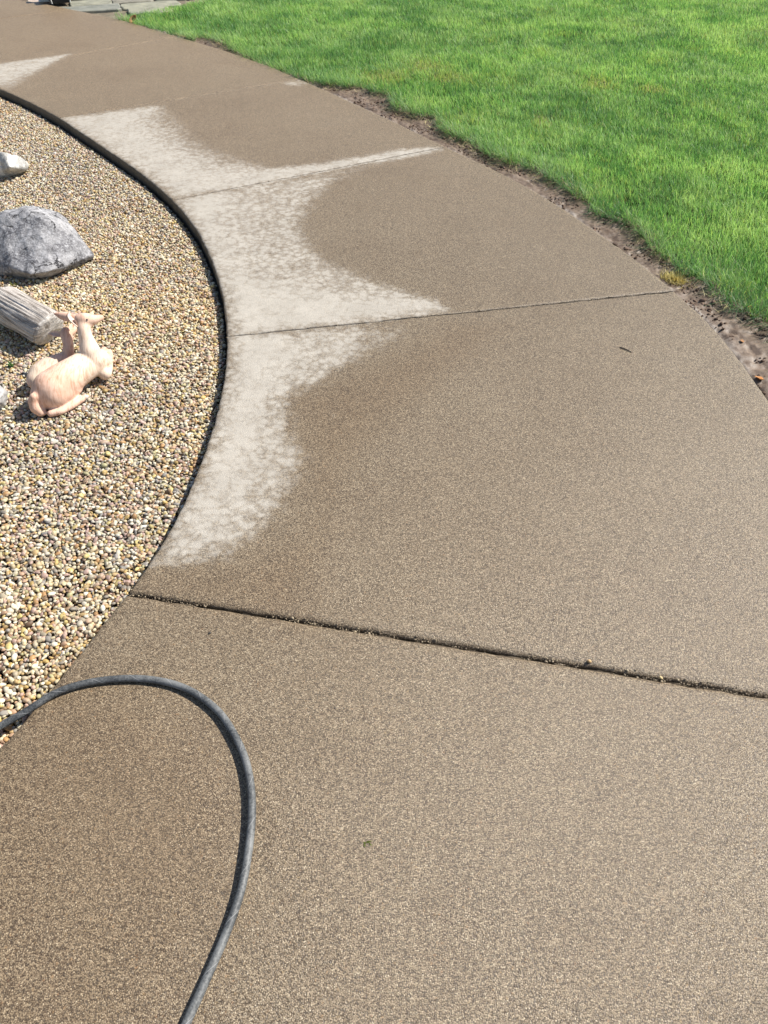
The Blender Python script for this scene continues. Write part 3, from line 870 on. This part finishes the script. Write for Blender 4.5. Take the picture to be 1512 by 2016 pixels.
def leaf_ear(name, a, b, width, face, mat, parent, mat_in=None):
    """cupped ear from root a to tip b opening towards the vector face"""
    a, b = np.asarray(a), np.asarray(b); ax = b - a; Ln = np.linalg.norm(ax); ax /= Ln
    f = np.asarray(face, float); f -= ax * (f @ ax); f /= np.linalg.norm(f); s = np.cross(ax, f)
    nu_, nv_ = 12, 9; V = []
    for i in range(nu_ + 1):
        t = i / nu_; w = width * (.35 + .65 * math.sin(math.pi * min(1, t * .80 + .12))) * (1 - t ** 5) + 1e-4
        for j in range(nv_):
            q = (j / (nv_ - 1) - .5) * 2
            V.append(a + ax * Ln * t + s * q * w + f * (w * .75 * (q * q) - .35 * w))
    V = np.array(V); I = np.arange(len(V)).reshape(nu_ + 1, nv_)
    F = np.stack([I[:-1, :-1], I[:-1, 1:], I[1:, 1:], I[1:, :-1]], -1).reshape(-1, 4)
    me = arr_mesh(name, V, F)
    o = link_mesh(name, me, mat, parent)
    md = o.modifiers.new('t', 'SOLIDIFY'); md.thickness = .005; md.offset = 0
    md2 = o.modifiers.new('s', 'SUBSURF'); md2.levels = md2.render_levels = 1
    return o

# garden statue: doe and fawn lying side by side
base = at(125, 770, G_FAR)
deer = empty('deer_statue', base)
tag(deer, 'pale pink statue of a doe and fawn lying on the gravel beside the log', 'garden statue')
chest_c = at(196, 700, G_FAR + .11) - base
M_DOE = mat_statue('doe_paint_sunlit_chest', (.77, .53, .41), (.67, .41, .295), (.78, .62, .49), tuple(chest_c), .15, .6)  # pale patch round chest and neck: sunlight painted into the colour
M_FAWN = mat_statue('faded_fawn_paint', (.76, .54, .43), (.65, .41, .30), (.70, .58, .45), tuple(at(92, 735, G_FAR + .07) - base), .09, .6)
M_EYE = mat_plain('painted_eye', (.05, .045, .05), .4)
M_EARIN = mat_statue('faded_ear_paint', (.74, .62, .52), (.62, .49, .40))
balls = chain([(92,776,.052,.052),(103,766,.062,.064),(122,752,.066,.062),(142,737,.068,.056),(162,724,.070,.0525),(182,713,.070,.048),(194,709,.062,.041),(202,712,.048,.032),(205,719,.034,.025)], base)
balls += chain([(183,708,.085,.040),(178,693,.112,.036),(173,677,.136,.029),(168,662,.160,.0245),(165,649,.180,.0225),(163,636,.196,.0225)], base)      # neck
balls += chain([(160,630,.204,.0235),(166,629,.206,.0240),(174,629,.203,.0215),(184,629,.199,.0170),(193,627,.197,.0135),(199,625,.197,.0108)], base)   # head, muzzle
balls += chain([(172,640,.188,.014),(182,635,.190,.011),(192,631,.191,.008)], base)   # lower jaw
balls += chain([(106,775,.053,.0535),(121,770,.049,.047),(136,765,.043,.037),(146,762,.038,.029)], base)   # haunch
balls += chain([(150,770,.020,.017),(130,787,.016,.014),(104,806,.014,.013)], base)   # shank tucked back
balls += chain([(100,814,.013,.0125),(120,810,.012,.012),(143,798,.012,.012),(162,785,.012,.012)], base)  # hind foot
balls += chain([(66,781,.074,.013),(65,790,.056,.017),(70,803,.034,.019),(79,811,.018,.016),(85,812,.014,.012)], base)   # tail
balls += chain([(206,735,.030,.024),(211,728,.026,.019),(214,716,.022,.016),(216,703,.022,.014),(215,694,.026,.0135)], base)  # folded foreleg
balls += chain([(198,704,.045,.020),(203,694,.034,.014),(205,688,.034,.012)], base)
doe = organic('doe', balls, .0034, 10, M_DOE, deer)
fw = chain([(73,748,.040,.036),(82,738,.046,.043),(97,728,.050,.045),(113,721,.052,.042),(128,714,.052,.037),(137,709,.050,.030)], base)
fw += chain([(132,707,.060,.028),(134,698,.078,.0225),(135,688,.098,.0195),(134,677,.116,.0185),(132,667,.130,.0195),(130,659,.140,.0215)], base)
hd = at(131, 656, G_FAR + .143) - base
for t in np.linspace(0, 1, 9):
    fw.append((hd + np.array([.020, .050, -.006]) * t, .0215 * (1 - t) + .0095 * t))
fawn = organic('fawn', fw, .0034, 7, M_FAWN, deer)
rel = lambda x, y, h: at(x, y, G_FAR + h) - base
toward = np.array([.45, -.75, .45])
leaf_ear('ear', rel(158,640,.194) + np.array([.004, -.010, 0]), rel(139,608,.216) + np.array([0, -.018, 0]), .0235, np.array([.6, -.62, .45]), M_EARIN, doe)
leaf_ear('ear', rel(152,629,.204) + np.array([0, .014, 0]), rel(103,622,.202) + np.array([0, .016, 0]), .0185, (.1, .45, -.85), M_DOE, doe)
leaf_ear('ear', rel(124,660,.143), rel(95,656,.140), .0105, (0, -.5, .8), M_FAWN, fawn)
leaf_ear('ear', rel(136,655,.148) + np.array([0, .01, 0]), rel(142,640,.158) + np.array([0, .02, 0]), .0095, (.3, -.3, .8), M_FAWN, fawn)
def blob(name, c, r, mat, parent, sub=2):
    bm = bmesh.new(); bmesh.ops.create_icosphere(bm, subdivisions=sub, radius=1, matrix=Matrix.Translation(Vector(c)) @ Matrix.Diagonal((*r, 1)))
    for f in bm.faces: f.smooth = True
    me = bpy.data.meshes.new(name); bm.to_mesh(me); bm.free()
    return link_mesh(name, me, mat, parent)
eye_c = rel(174, 626, .212)
blob('eye', eye_c + np.array([.0, -.0155, .002]), (.0036, .0030, .0030), M_EYE, doe)
blob('nose', rel(201, 624.5, .197), (.0062, .0068, .0058), mat_plain('grey_nose_paint', (.19, .17, .165), .6), doe)
blob('hoof', rel(167, 782, .011), (.0135, .0115, .0095), mat_plain('pale_hoof_paint', (.60, .50, .42), .6), doe)

# ------------------------------------------------------------------ rocks
def hull_rock(name, pts, mat, voxel, smooth, amp, freq, seed=0.0):
    bm = bmesh.new()
    vs_ = [bm.verts.new(p) for p in pts]
    r = bmesh.ops.convex_hull(bm, input=vs_)
    bmesh.ops.delete(bm, geom=[v for v in bm.verts if not v.link_faces], context='VERTS')
    me = bpy.data.meshes.new(name); bm.to_mesh(me); bm.free()
    o = bpy.data.objects.new(name, me); COL.objects.link(o)
    md = o.modifiers.new('r', 'REMESH'); md.mode = 'VOXEL'; md.voxel_size = voxel
    ms = o.modifiers.new('s', 'SMOOTH'); ms.iterations = smooth; ms.factor = .5
    bpy.context.view_layer.update()
    me2 = bpy.data.meshes.new_from_object(o.evaluated_get(bpy.context.evaluated_depsgraph_get()))
    o.modifiers.clear(); o.data = me2; bpy.data.meshes.remove(me); me2.name = name
    for v in me2.vertices:
        p = v.co * freq + Vector((seed, seed * 2, 0))
        d = amp * (mnoise.fractal(p, 1.0, 2.1, 4) + .45 * mnoise.ridged_multi_fractal(p * 1.7, 1.0, 2.0, 3, 1.0, 2.0) - .45)
        v.co += v.normal * d
    me2.update()
    for p in me2.polygons: p.use_smooth = True
    me2.materials.clear(); me2.materials.append(mat)
    return o
base = at(80, 535, G_FAR)
Rk = lambda x, y, h, d=(0, 0, 0): at(x, y, G_FAR + h) - base + np.array(d)
pts = [Rk(11,533,0),Rk(33,546,-.02),Rk(60,553,-.02),Rk(95,549,-.02),Rk(126,538,-.02),Rk(159,523,0),Rk(184,509,.004),Rk(186,501,.03),
       Rk(60,540,.05),Rk(100,533,.05),Rk(20,525,.06),Rk(-70,535,-.02),Rk(-95,500,.02),
       Rk(53,416,.205),Rk(84,431,.19),Rk(119,446,.15),Rk(164,478,.075),Rk(36,408,.20),Rk(63,405,.185),Rk(20,418,.19),
       Rk(95,413,.15),Rk(117,421,.125),Rk(133,437,.10),Rk(153,459,.065),Rk(-30,450,.14),Rk(-70,480,.09),Rk(0,432,.18),Rk(12,414,.19)]
pts += [Rk(150,470,-.02),Rk(120,440,-.02),Rk(70,420,-.02),Rk(0,430,-.02),Rk(-80,460,-.02)]
boul = hull_rock('boulder', pts, mat_boulder(), .0070, 3, .011, 8.0, 1.3)
boul.location = base
tag(boul, 'large grey cracked boulder with a pointed end, half sunk in the gravel', 'boulder')

base = at(20, 342, G_FAR)
Rk = lambda x, y, h, d=(0, 0, 0): at(x, y, G_FAR + h) - base + np.array(d)
pts = [Rk(-40,354,-.02),Rk(0,352,-.01),Rk(20,347,0),Rk(30,341,0),Rk(46,339,0),Rk(54,335,.012),Rk(57,327,.03),Rk(54,319,.05),Rk(47,312,.075),Rk(38,307,.09),Rk(27,303,.11),Rk(12,299,.13),Rk(0,296,.14),Rk(-40,300,.12),Rk(-60,330,.03),
       Rk(20,330,.07),Rk(44,329,.05),Rk(48,334,.03),Rk(45,318,-.02),Rk(10,315,-.02),Rk(-40,320,-.02),Rk(56,325,-.02)]
wr = hull_rock('pale_rock', pts, mat_quartz(), .007, 8, .009, 11.0, 4.1)
wr.location = base
tag(wr, 'whitish banded rock on the gravel, farther back than the grey boulder', 'rock')

base = at(2, 800, G_FAR)
Rk = lambda x, y, h, d=(0, 0, 0): at(x, y, G_FAR + h) - base + np.array(d)
pts = [Rk(-40,815,-.01),Rk(0,808,-.01),Rk(8,803,0),Rk(15,792,.01),Rk(16,772,.04),Rk(9,764,.055),Rk(-2,757,.06),Rk(-40,755,.06),Rk(-55,790,.02),Rk(-2,790,.05),Rk(12,775,-.01),Rk(-40,775,-.01)]
sr = hull_rock('small_rock', pts, mat_plain('pale_grey_stone', (.42, .41, .40), .7, .35, 60), .005, 3, .007, 22.0, 7.7)
sr.location = base
tag(sr, 'small pale grey rock at the left edge of the photo, left of the deer statue', 'rock')

# ------------------------------------------------------------------ weathered log
A = at(12, 599, G_FAR + .066); Bp = at(97, 651, G_FAR + .062)
base = (A + Bp) / 2; base[2] = G_FAR
ax = Bp - A; Ln = np.linalg.norm(ax[:2]); ax = np.array([ax[0], ax[1], 0]) / Ln; sd_ = np.array([-ax[1], ax[0], 0]); up = np.array([0, 0, 1.0])
A = A - ax * .03; Ln += .03
nl, na = 90, 140
V, UV, EN = [], [], []
def logr(t, a):
    n_ = mnoise.noise(Vector((math.cos(a) * 5, math.sin(a) * 5, t * .7)))
    n2_ = mnoise.noise(Vector((math.cos(a) * 17, math.sin(a) * 17, t * 1.6)))
    n3_ = mnoise.noise(Vector((math.cos(a) * 1.3, math.sin(a) * 1.3, t * 2.0)))
    return .070 + .0075 * n3_ + .0042 * n_ + .0034 * n2_ - .0030 * max(0, n_) ** 2
for i in range(nl + 1):
    t = i / nl
    for j in range(na):
        a = 2 * math.pi * j / na
        r = logr(t, a)
        # both ends rounded over; the near end is a slanting broken cut
        cut = .030 * math.cos(a + .5) + .004 * mnoise.noise(Vector((math.cos(a) * 1.5, math.sin(a) * 1.5, 5)))
        s = t * Ln + cut * (t ** 3) + .012 * mnoise.noise(Vector((math.cos(a) * 2, math.sin(a) * 2, 9))) * (1 - t) ** 2
        e0, e1 = t * Ln, (1 - t) * Ln
        for e in (e0, e1):
            if e < .02: r *= math.sqrt(max(.0, 1 - ((.02 - e) / .02) ** 2)) * .16 + .84
        q = A + ax * s + sd_ * r * 1.05 * math.sin(a) + up * r * .98 * math.cos(a) - base
        V.append(q); UV.append((t, j / na)); EN.append(1.0 if e1 < .006 or e0 < .006 else 0.0)
n0 = len(V)
I = np.arange(n0).reshape(nl + 1, na)
F4 = np.stack([I[:-1], np.roll(I, -1, 1)[:-1], np.roll(I, -1, 1)[1:], I[1:]], -1).reshape(-1, 4)
F3, capF = [], []
ring_prev = {0: I[0], 1: I[-1]}
for side in (0, 1):
    ring = I[0] if side == 0 else I[-1]
    C0 = np.mean([V[q] for q in ring], axis=0)
    prev = ring; mr = np.mean([np.linalg.norm(V[q] - C0) for q in ring])
    for kk, f in enumerate((.8, .6, .4, .2)):
        cur = []
        for j, vtx in enumerate(ring):
            dv_ = V[vtx] - C0; rl = np.linalg.norm(dv_); w_ = f * f
            p = C0 + dv_ / rl * (rl * w_ + mr * (1 - w_)) * f
            bulge = (.010 * (1 - f) + .006 * mnoise.noise(Vector(p * 40))) * (1 if side else -1)
            V.append(p + ax * bulge); UV.append((.0, j / na)); EN.append(1.0); cur.append(len(V) - 1)
        cur = np.array(cur)
        q = np.stack([prev, np.roll(prev, -1), np.roll(cur, -1), cur], -1)
        capF.append(q if side else q[:, ::-1]); prev = cur
    V.append(C0 + ax * (.010 if side else -.010)); UV.append((0, 0)); EN.append(1.0)
    tri = np.stack([prev, np.roll(prev, -1), np.full(na, len(V) - 1)], -1)
    F3.append(tri if side else tri[:, ::-1])
me = arr_mesh('weathered_log', np.array(V), [F4[:, ::-1] if False else F4, np.vstack(capF), np.vstack(F3)])
uvl = me.uv_layers.new(name='UVMap')
UV = np.array(UV, np.float32)
li = np.zeros(len(me.loops), np.int32); me.loops.foreach_get('vertex_index', li)
uvl.data.foreach_set('uv', UV[li].ravel())
set_attr(me, 'end', np.array(EN))
bm = bmesh.new(); bm.from_mesh(me); bmesh.ops.recalc_face_normals(bm, faces=bm.faces); bm.to_mesh(me); bm.free()
lg = link_mesh('weathered_log', me, mat_log()); lg.location = base
tag(lg, 'short grey weathered log with deep grain grooves, between the boulder and the deer statue', 'log')

# ------------------------------------------------------------------ hose
hose_px = [(-900,1700),(-620,1760),(-400,1720),(-240,1630),(-120,1530),(-60,1470),(0,1430),(56,1398),(111,1363),(167,1345),(222,1337),(281,1336),(333,1344),(370,1357),(407,1380),(437,1408),(463,1449),(481,1488),(492,1533),(496,1575),(495,1625),(487,1690),(476,1748),(462,1793),(441,1848),(421,1894),(398,1946),(378,1989),(360,2030),(330,2110),(300,2220),(275,2350)]
HR = .0082
lift = lambda y: .0075 * math.exp(-((y - 1600) / 240) ** 2)          # the stiff loop bows a little off the slab
H = np.array([at(x, y, HR + lift(y)) for x, y in hose_px])
for k_, (x, y) in enumerate(hose_px):
    if x < 90:
        zz = HR + np.interp(x, [-300, -120, 0, 60, 90], [-.018, -.018, -.014, -.005, 0.0])
        H[k_] = at(x, y, zz)
Hc = smooth_curve(spline(H, .008), 5)
tg = np.gradient(Hc, axis=0); tg /= np.linalg.norm(tg, axis=1)[:, None]
sN = np.cross(tg, [0, 0, 1]); sN /= np.linalg.norm(sN, axis=1)[:, None]; uN = np.cross(sN, tg)
na = 18; sl = np.r_[0, np.cumsum(np.linalg.norm(np.diff(Hc, axis=0), axis=1))]
an = np.linspace(0, 2 * np.pi, na + 1)
V = Hc[:, None] + HR * (np.cos(an)[None, :, None] * sN[:, None] + np.sin(an)[None, :, None] * uN[:, None])
hb = Hc[len(Hc) // 2].copy(); hb[2] = 0
V = V - hb
I = np.arange(V.shape[0] * (na + 1)).reshape(V.shape[0], na + 1)
F = np.stack([I[:-1, :-1], I[:-1, 1:], I[1:, 1:], I[1:, :-1]], -1).reshape(-1, 4)
me = arr_mesh('garden_hose', V.reshape(-1, 3), F)
uv = np.stack([np.repeat(sl[:, None], na + 1, 1), np.repeat(an[None] / (2 * np.pi), len(sl), 0)], -1).reshape(-1, 2).astype(np.float32)
uvl = me.uv_layers.new(name='UVMap'); li = np.zeros(len(me.loops), np.int32); me.loops.foreach_get('vertex_index', li)
uvl.data.foreach_set('uv', uv[li].ravel())
bm = bmesh.new(); bm.from_mesh(me); bmesh.ops.recalc_face_normals(bm, faces=bm.faces); bm.to_mesh(me); bm.free()
hose = link_mesh('garden_hose', me, mat_hose()); hose.location = hb
tag(hose, 'dark grey rubber hose looping over the walkway from the gravel', 'hose')

# ------------------------------------------------------------------ flagstone patio, planter and post at the far end of the path
n_rows = 14
Vp, Fp, Cp, off = [], [], [], 0
r2 = np.random.default_rng(11)
org = np.array([-3.6, 8.3]); e1 = np.array([.93, .36]); e2 = np.array([-.36, .93])
stone = np.array([(.26,.25,.185),(.31,.30,.225),(.21,.215,.165),(.36,.33,.26),(.28,.26,.20),(.24,.24,.20)])
PATIO = np.vstack([atl([(40,0),(95,9),(139,18),(238,39)])[:, :2][::-1] * 1.0, [(-8, 10.6), (-8, 15), (1, 15), (-1.2, 11.5)], [at(397, 0)[:2]]])
for i in range(-14, 16):
    y0 = i * .30; x = -5.0 + r2.uniform(0, .4)
    while x < 6:
        w = r2.uniform(.28, .62); hgt = .29
        cx, cy = x + w / 2, y0 + hgt / 2
        c0 = org + e1 * cx + e2 * cy
        ok_ = poly_inside(c0[None], PATIO)[0] and line_dist(c0[None], OUT)[0] > .14
        if ok_:
            m_ = r2.uniform(-.02, .02, (4, 2)); gp = .009
            q = np.array([(x + gp, y0 + gp), (x + w - gp, y0 + gp), (x + w - gp, y0 + hgt - gp), (x + gp, y0 + hgt - gp)]) + m_ * .6
            poly = []
            for a_ in range(4):
                A0, A1 = q[a_], q[(a_ + 1) % 4]
                for t in (0.06, .35, .65, .94): poly.append(A0 * (1 - t) + A1 * t + r2.normal(0, .006, 2))
            poly = np.array(poly); np_ = len(poly)
            Wp = org + poly[:, :1] * e1 + poly[:, 1:] * e2
            zt = -.006 + r2.normal(0, .003)
            cc = (stone[r2.integers(len(stone))] * .78 if c0[0] > -3.35 else np.array([.46, .37, .30])) * r2.uniform(.8, 1.25)
            ctrp = Wp.mean(0)
            ring0 = np.c_[Wp, np.full(np_, -.06)]; ring1 = np.c_[Wp, np.full(np_, zt - .006)]; ring2 = np.c_[ctrp + (Wp - ctrp) * .965, np.full(np_, zt)]
            Vp.append(np.vstack([ring0, ring1, ring2, [[*ctrp, zt]]]))
            a0 = np.arange(np_); b0 = (a0 + 1) % np_
            for s_ in (0, 1):
                Fp.append(np.stack([a0 + s_ * np_, b0 + s_ * np_, b0 + (s_ + 1) * np_, a0 + (s_ + 1) * np_], -1) + off)
            Fp.append(np.stack([a0 + 2 * np_, b0 + 2 * np_, np.full(np_, 3 * np_), np.full(np_, 3 * np_)], -1)[:, :3] + off)
            Cp.append(np.repeat(cc[None], 3 * np_ + 1, 0)); off += 3 * np_ + 1
        x += w
me = arr_mesh('flagstone_patio', np.vstack(Vp), [f for f in Fp], False)
set_attr(me, 'col', np.vstack(Cp), 'FLOAT_COLOR')
pt = link_mesh('flagstone_patio', me, mat_flag()); tag(pt, kind='structure')
V = np.array([(-9, 7.9, -.045), (-1.55, 7.9, -.045), (1.2, 16, -.045), (-9, 16, -.045)])
# sandy bedding between the flagstones, kept off the path and lawn by lying lower
V = np.array([[*PATIO[k_], -.028] for k_ in range(len(PATIO))])
me = bpy.data.meshes.new('patio_bedding'); me.from_pydata([tuple(v) for v in V], [], [tuple(range(len(V)))])
pb = link_mesh('patio_bedding', me, mat_soil('sandy_bedding', (.16, .13, .09), (.25, .21, .15))); tag(pb, kind='structure')
if me.polygons[0].normal.z < 0: me.flip_normals()

def taper_box(name, wb, db, wt, dt, h, mat, parent, wall=None, z0=0.0, bev=.004):
    bm = bmesh.new()
    vb = [bm.verts.new((sx * wb / 2, sy * db / 2, z0)) for sx, sy in ((-1, -1), (1, -1), (1, 1), (-1, 1))]
    vt = [bm.verts.new((sx * wt / 2, sy * dt / 2, z0 + h)) for sx, sy in ((-1, -1), (1, -1), (1, 1), (-1, 1))]
    bm.faces.new(vb[::-1])
    for a_ in range(4): bm.faces.new((vb[a_], vb[(a_ + 1) % 4], vt[(a_ + 1) % 4], vt[a_]))
    top = bm.faces.new(vt)
    if wall:
        r_ = bmesh.ops.inset_region(bm, faces=[top], thickness=wall)
        ex = bmesh.ops.extrude_face_region(bm, geom=[top])
        bmesh.ops.translate(bm, vec=(0, 0, -h * .15), verts=[v for v in ex['geom'] if isinstance(v, bmesh.types.BMVert)])
        bmesh.ops.delete(bm, geom=[top], context='FACES')
    bmesh.ops.bevel(bm, geom=[e for e in bm.edges], offset=bev, segments=2, affect='EDGES', clamp_overlap=True)
    bmesh.ops.recalc_face_normals(bm, faces=bm.faces)
    me = bpy.data.meshes.new(name); bm.to_mesh(me); bm.free()
    return link_mesh(name, me, mat, parent)
pc = at(111, 7, 0); 
pot = empty('planter', (pc[0], pc[1] + .10, 0)); pot.rotation_euler = (0, 0, R(28))
tag(pot, 'black square planter with pale edge strips standing where the path meets the flagstones', 'planter')
taper_box('planter_body', .17, .17, .20, .20, .15, mat_plain('black_glazed_planter', (.018, .020, .023), .35, .3, 30), pot, .016)
taper_box('soil', .155, .155, .155, .155, .012, M_BED, pot, None, .125, .002)
Mst = mat_plain('pale_trim', (.70, .70, .66), .5, .1)
for sx, sy in ((-1, -1), (1, -1), (1, 1), (-1, 1)):
    bm = bmesh.new()
    p0_, p1_ = Vector((sx * .087, sy * .087, .001)), Vector((sx * .102, sy * .102, .15))
    dv_ = p1_ - p0_
    bmesh.ops.create_cone(bm, cap_ends=True, segments=10, radius1=.006, radius2=.006, depth=dv_.length, matrix=Matrix.Translation((p0_ + p1_) / 2) @ dv_.to_track_quat('Z', 'Y').to_matrix().to_4x4())
    me = bpy.data.meshes.new('edge_strip'); bm.to_mesh(me); bm.free()
    link_mesh('edge_strip', me, Mst, pot)
wp = at(84, 5, 0)
post = empty('white_pot', (wp[0], wp[1] + .06, 0)); post.rotation_euler = (0, 0, R(20))
tag(post, 'white square pot left of the black planter, cut off by the top of the photo', 'plant pot')
taper_box('pot_body', .085, .085, .10, .10, .12, mat_plain('chalky_white_paint', (.74, .74, .70), .55, .12), post, .008, .012)
taper_box('pot_saucer', .105, .105, .115, .115, .012, mat_plain('white_foot_paint', (.70, .70, .66), .55, .12), post)

# ------------------------------------------------------------------ small things lying about
def mesh_leaf(name, L_, W_, mat, curlz=.3):
    n_ = 9; V, F = [], []
    for i in range(n_):
        t = i / (n_ - 1); w = W_ * math.sin(math.pi * (t * .92 + .04)) ** .8
        for q in (-1, -.5, 0, .5, 1):
            V.append(((t - .5) * L_, q * w, curlz * (q * q * w * .9 + (t - .4) ** 2 * L_) + .0015 * math.sin(9 * t + 3 * q)))
    I = np.arange(n_ * 5).reshape(n_, 5)
    F = np.stack([I[:-1, :-1], I[:-1, 1:], I[1:, 1:], I[1:, :-1]], -1).reshape(-1, 4)
    o = link_mesh(name, arr_mesh(name, np.array(V), F), mat)
    md = o.modifiers.new('t', 'SOLIDIFY'); md.thickness = .0008
    return o
M_LEAF = mat_plain('dry_brown_leaf', (.33, .16, .06), .7, .4, 80)
M_LEAF2 = mat_plain('orange_leaf', (.46, .20, .06), .7, .35, 80)
l1 = mesh_leaf('fallen_leaf', .085, .024, M_LEAF, .9); p = at(262, 43); l1.location = (p[0], p[1], .012); l1.rotation_euler = (.7, -.5, .9)
tag(l1, 'curled brown leaf at the far tip of the lawn beside the flagstones', 'leaf', 'fallen leaves along the lawn edge')
for (x, y, s_, rz, mt, lab) in ((1478, 604, .030, .4, M_LEAF2, 'orange leaf under the overhanging grass near the right edge of the photo'),
                               (1496, 742, .034, 2.2, M_LEAF2, 'orange brown leaf scrap on the bare soil just right of the walkway edge'),
                               (1462, 668, .022, 1.2, M_LEAF, 'small brown leaf scrap in the middle of the wide muddy verge')):
    lf = mesh_leaf('fallen_leaf', s_, s_ * .36, mt, .5); p = at(x, y, -.01); lf.location = (p[0], p[1], verge_z(p[0], p[1]) + .004); lf.rotation_euler = (.25, .2, rz)
    tag(lf, lab, 'leaf', 'fallen leaves along the lawn edge')

tw = at(1232, 689)
pts3 = spline(np.array([(-.019, .016, .0028), (-.006, .004, .0036), (.006, -.007, .0034), (.016, -.019, .0026)]), .002)
bm = bmesh.new()
rings = []
for i, p_ in enumerate(pts3):
    r_ = .0022 * (1 - .5 * abs(i / len(pts3) - .4))
    rings.append([bm.verts.new((p_[0] + r_ * math.cos(a_), p_[1] + r_ * .4 * math.cos(a_), p_[2] + r_ * math.sin(a_))) for a_ in np.linspace(0, 2 * math.pi, 7)[:-1]])
for a_, b_ in zip(rings[:-1], rings[1:]):
    for j in range(6): bm.faces.new((a_[j], a_[(j + 1) % 6], b_[(j + 1) % 6], b_[j]))
bm.faces.new(rings[0][::-1]); bm.faces.new(rings[-1])
bmesh.ops.recalc_face_normals(bm, faces=bm.faces)
me = bpy.data.meshes.new('twig'); bm.to_mesh(me); bm.free()
twig = link_mesh('twig', me, mat_plain('dark_twig_bark', (.09, .07, .055), .8)); twig.location = tw
tag(twig, 'short dark twig lying alone on the right side of the walkway', 'twig')

cb = at(722, 1661); n = 7
clip = blades('grass_clipping', np.c_[rng.uniform(-.008, .006, n), rng.uniform(-.003, .004, n), np.full(n, .002)], rng.uniform(.008, .016, n), rng.uniform(.0015, .0026, n), rng.normal(-.6, .5, n), rng.uniform(.9, .97, n), np.zeros(n), np.array([.16, .21, .035]) * rng.uniform(.7, 1.2, (n, 1)), M_BLADE)
clip.location = cb
tag(clip, 'tiny green grass clipping lying on the walkway in the foreground', 'grass clipping')

for (x, y, n, s_, lab) in ((22, 722, 16, .030, 'small green weed sprouting from the gravel left of the deer statue'),
                           (30, 563, 9, .018, 'tiny yellow green weed in the gravel between the boulder and the log'),
                           (200, 745, 10, .016, 'tiny yellow green weed in the gravel under the chest of the deer statue')):
    p = at(x, y, G_FAR - .004); base_y = np.array([.075, .155, .045]) if n == 16 else np.array([.22, .24, .05])
    w = blades('weed', np.c_[rng.normal(0, .005, (n, 2)), np.zeros(n)], rng.uniform(.6, 1.2, n) * s_, np.full(n, .0055), rng.uniform(0, 6.28, n), rng.uniform(.2, .8, n), rng.uniform(.1, .4, n), base_y * rng.uniform(.7, 1.3, (n, 1)), M_BLADE)
    w.location = p
    tag(w, lab, 'weed', 'weeds in the gravel')

for (x, y, s_, c_, lab) in ((1160, 1303, .0062, (.50, .33, .16), 'orange pebble stuck in the wide walkway joint, left of the other one'),
                            (1301, 1335, .0050, (.62, .48, .24), 'pale yellow pebble stuck in the wide walkway joint, the right hand one'),
                            (413, 1247, .0048, (.05, .045, .04), 'tiny dark pebble lying on the walkway just below the wide joint'),
                            (660, 1395, .0032, (.10, .08, .06), 'tiny brown pebble lying on the open walkway in the foreground')):
    p = at(x, y, 0)
    V, F, nv = lumps(np.array([[0, 0, s_ * .35]]), np.array([s_]), 2, (.6, .8), int(x))
    me = arr_mesh('stray_pebble', V, F); set_attr(me, 'col', np.repeat(np.array([c_]), nv, 0), 'FLOAT_COLOR')
    o = link_mesh('stray_pebble', me, M_PEB); o.location = p
    tag(o, lab, 'pebble', 'loose pebbles on the walkway')
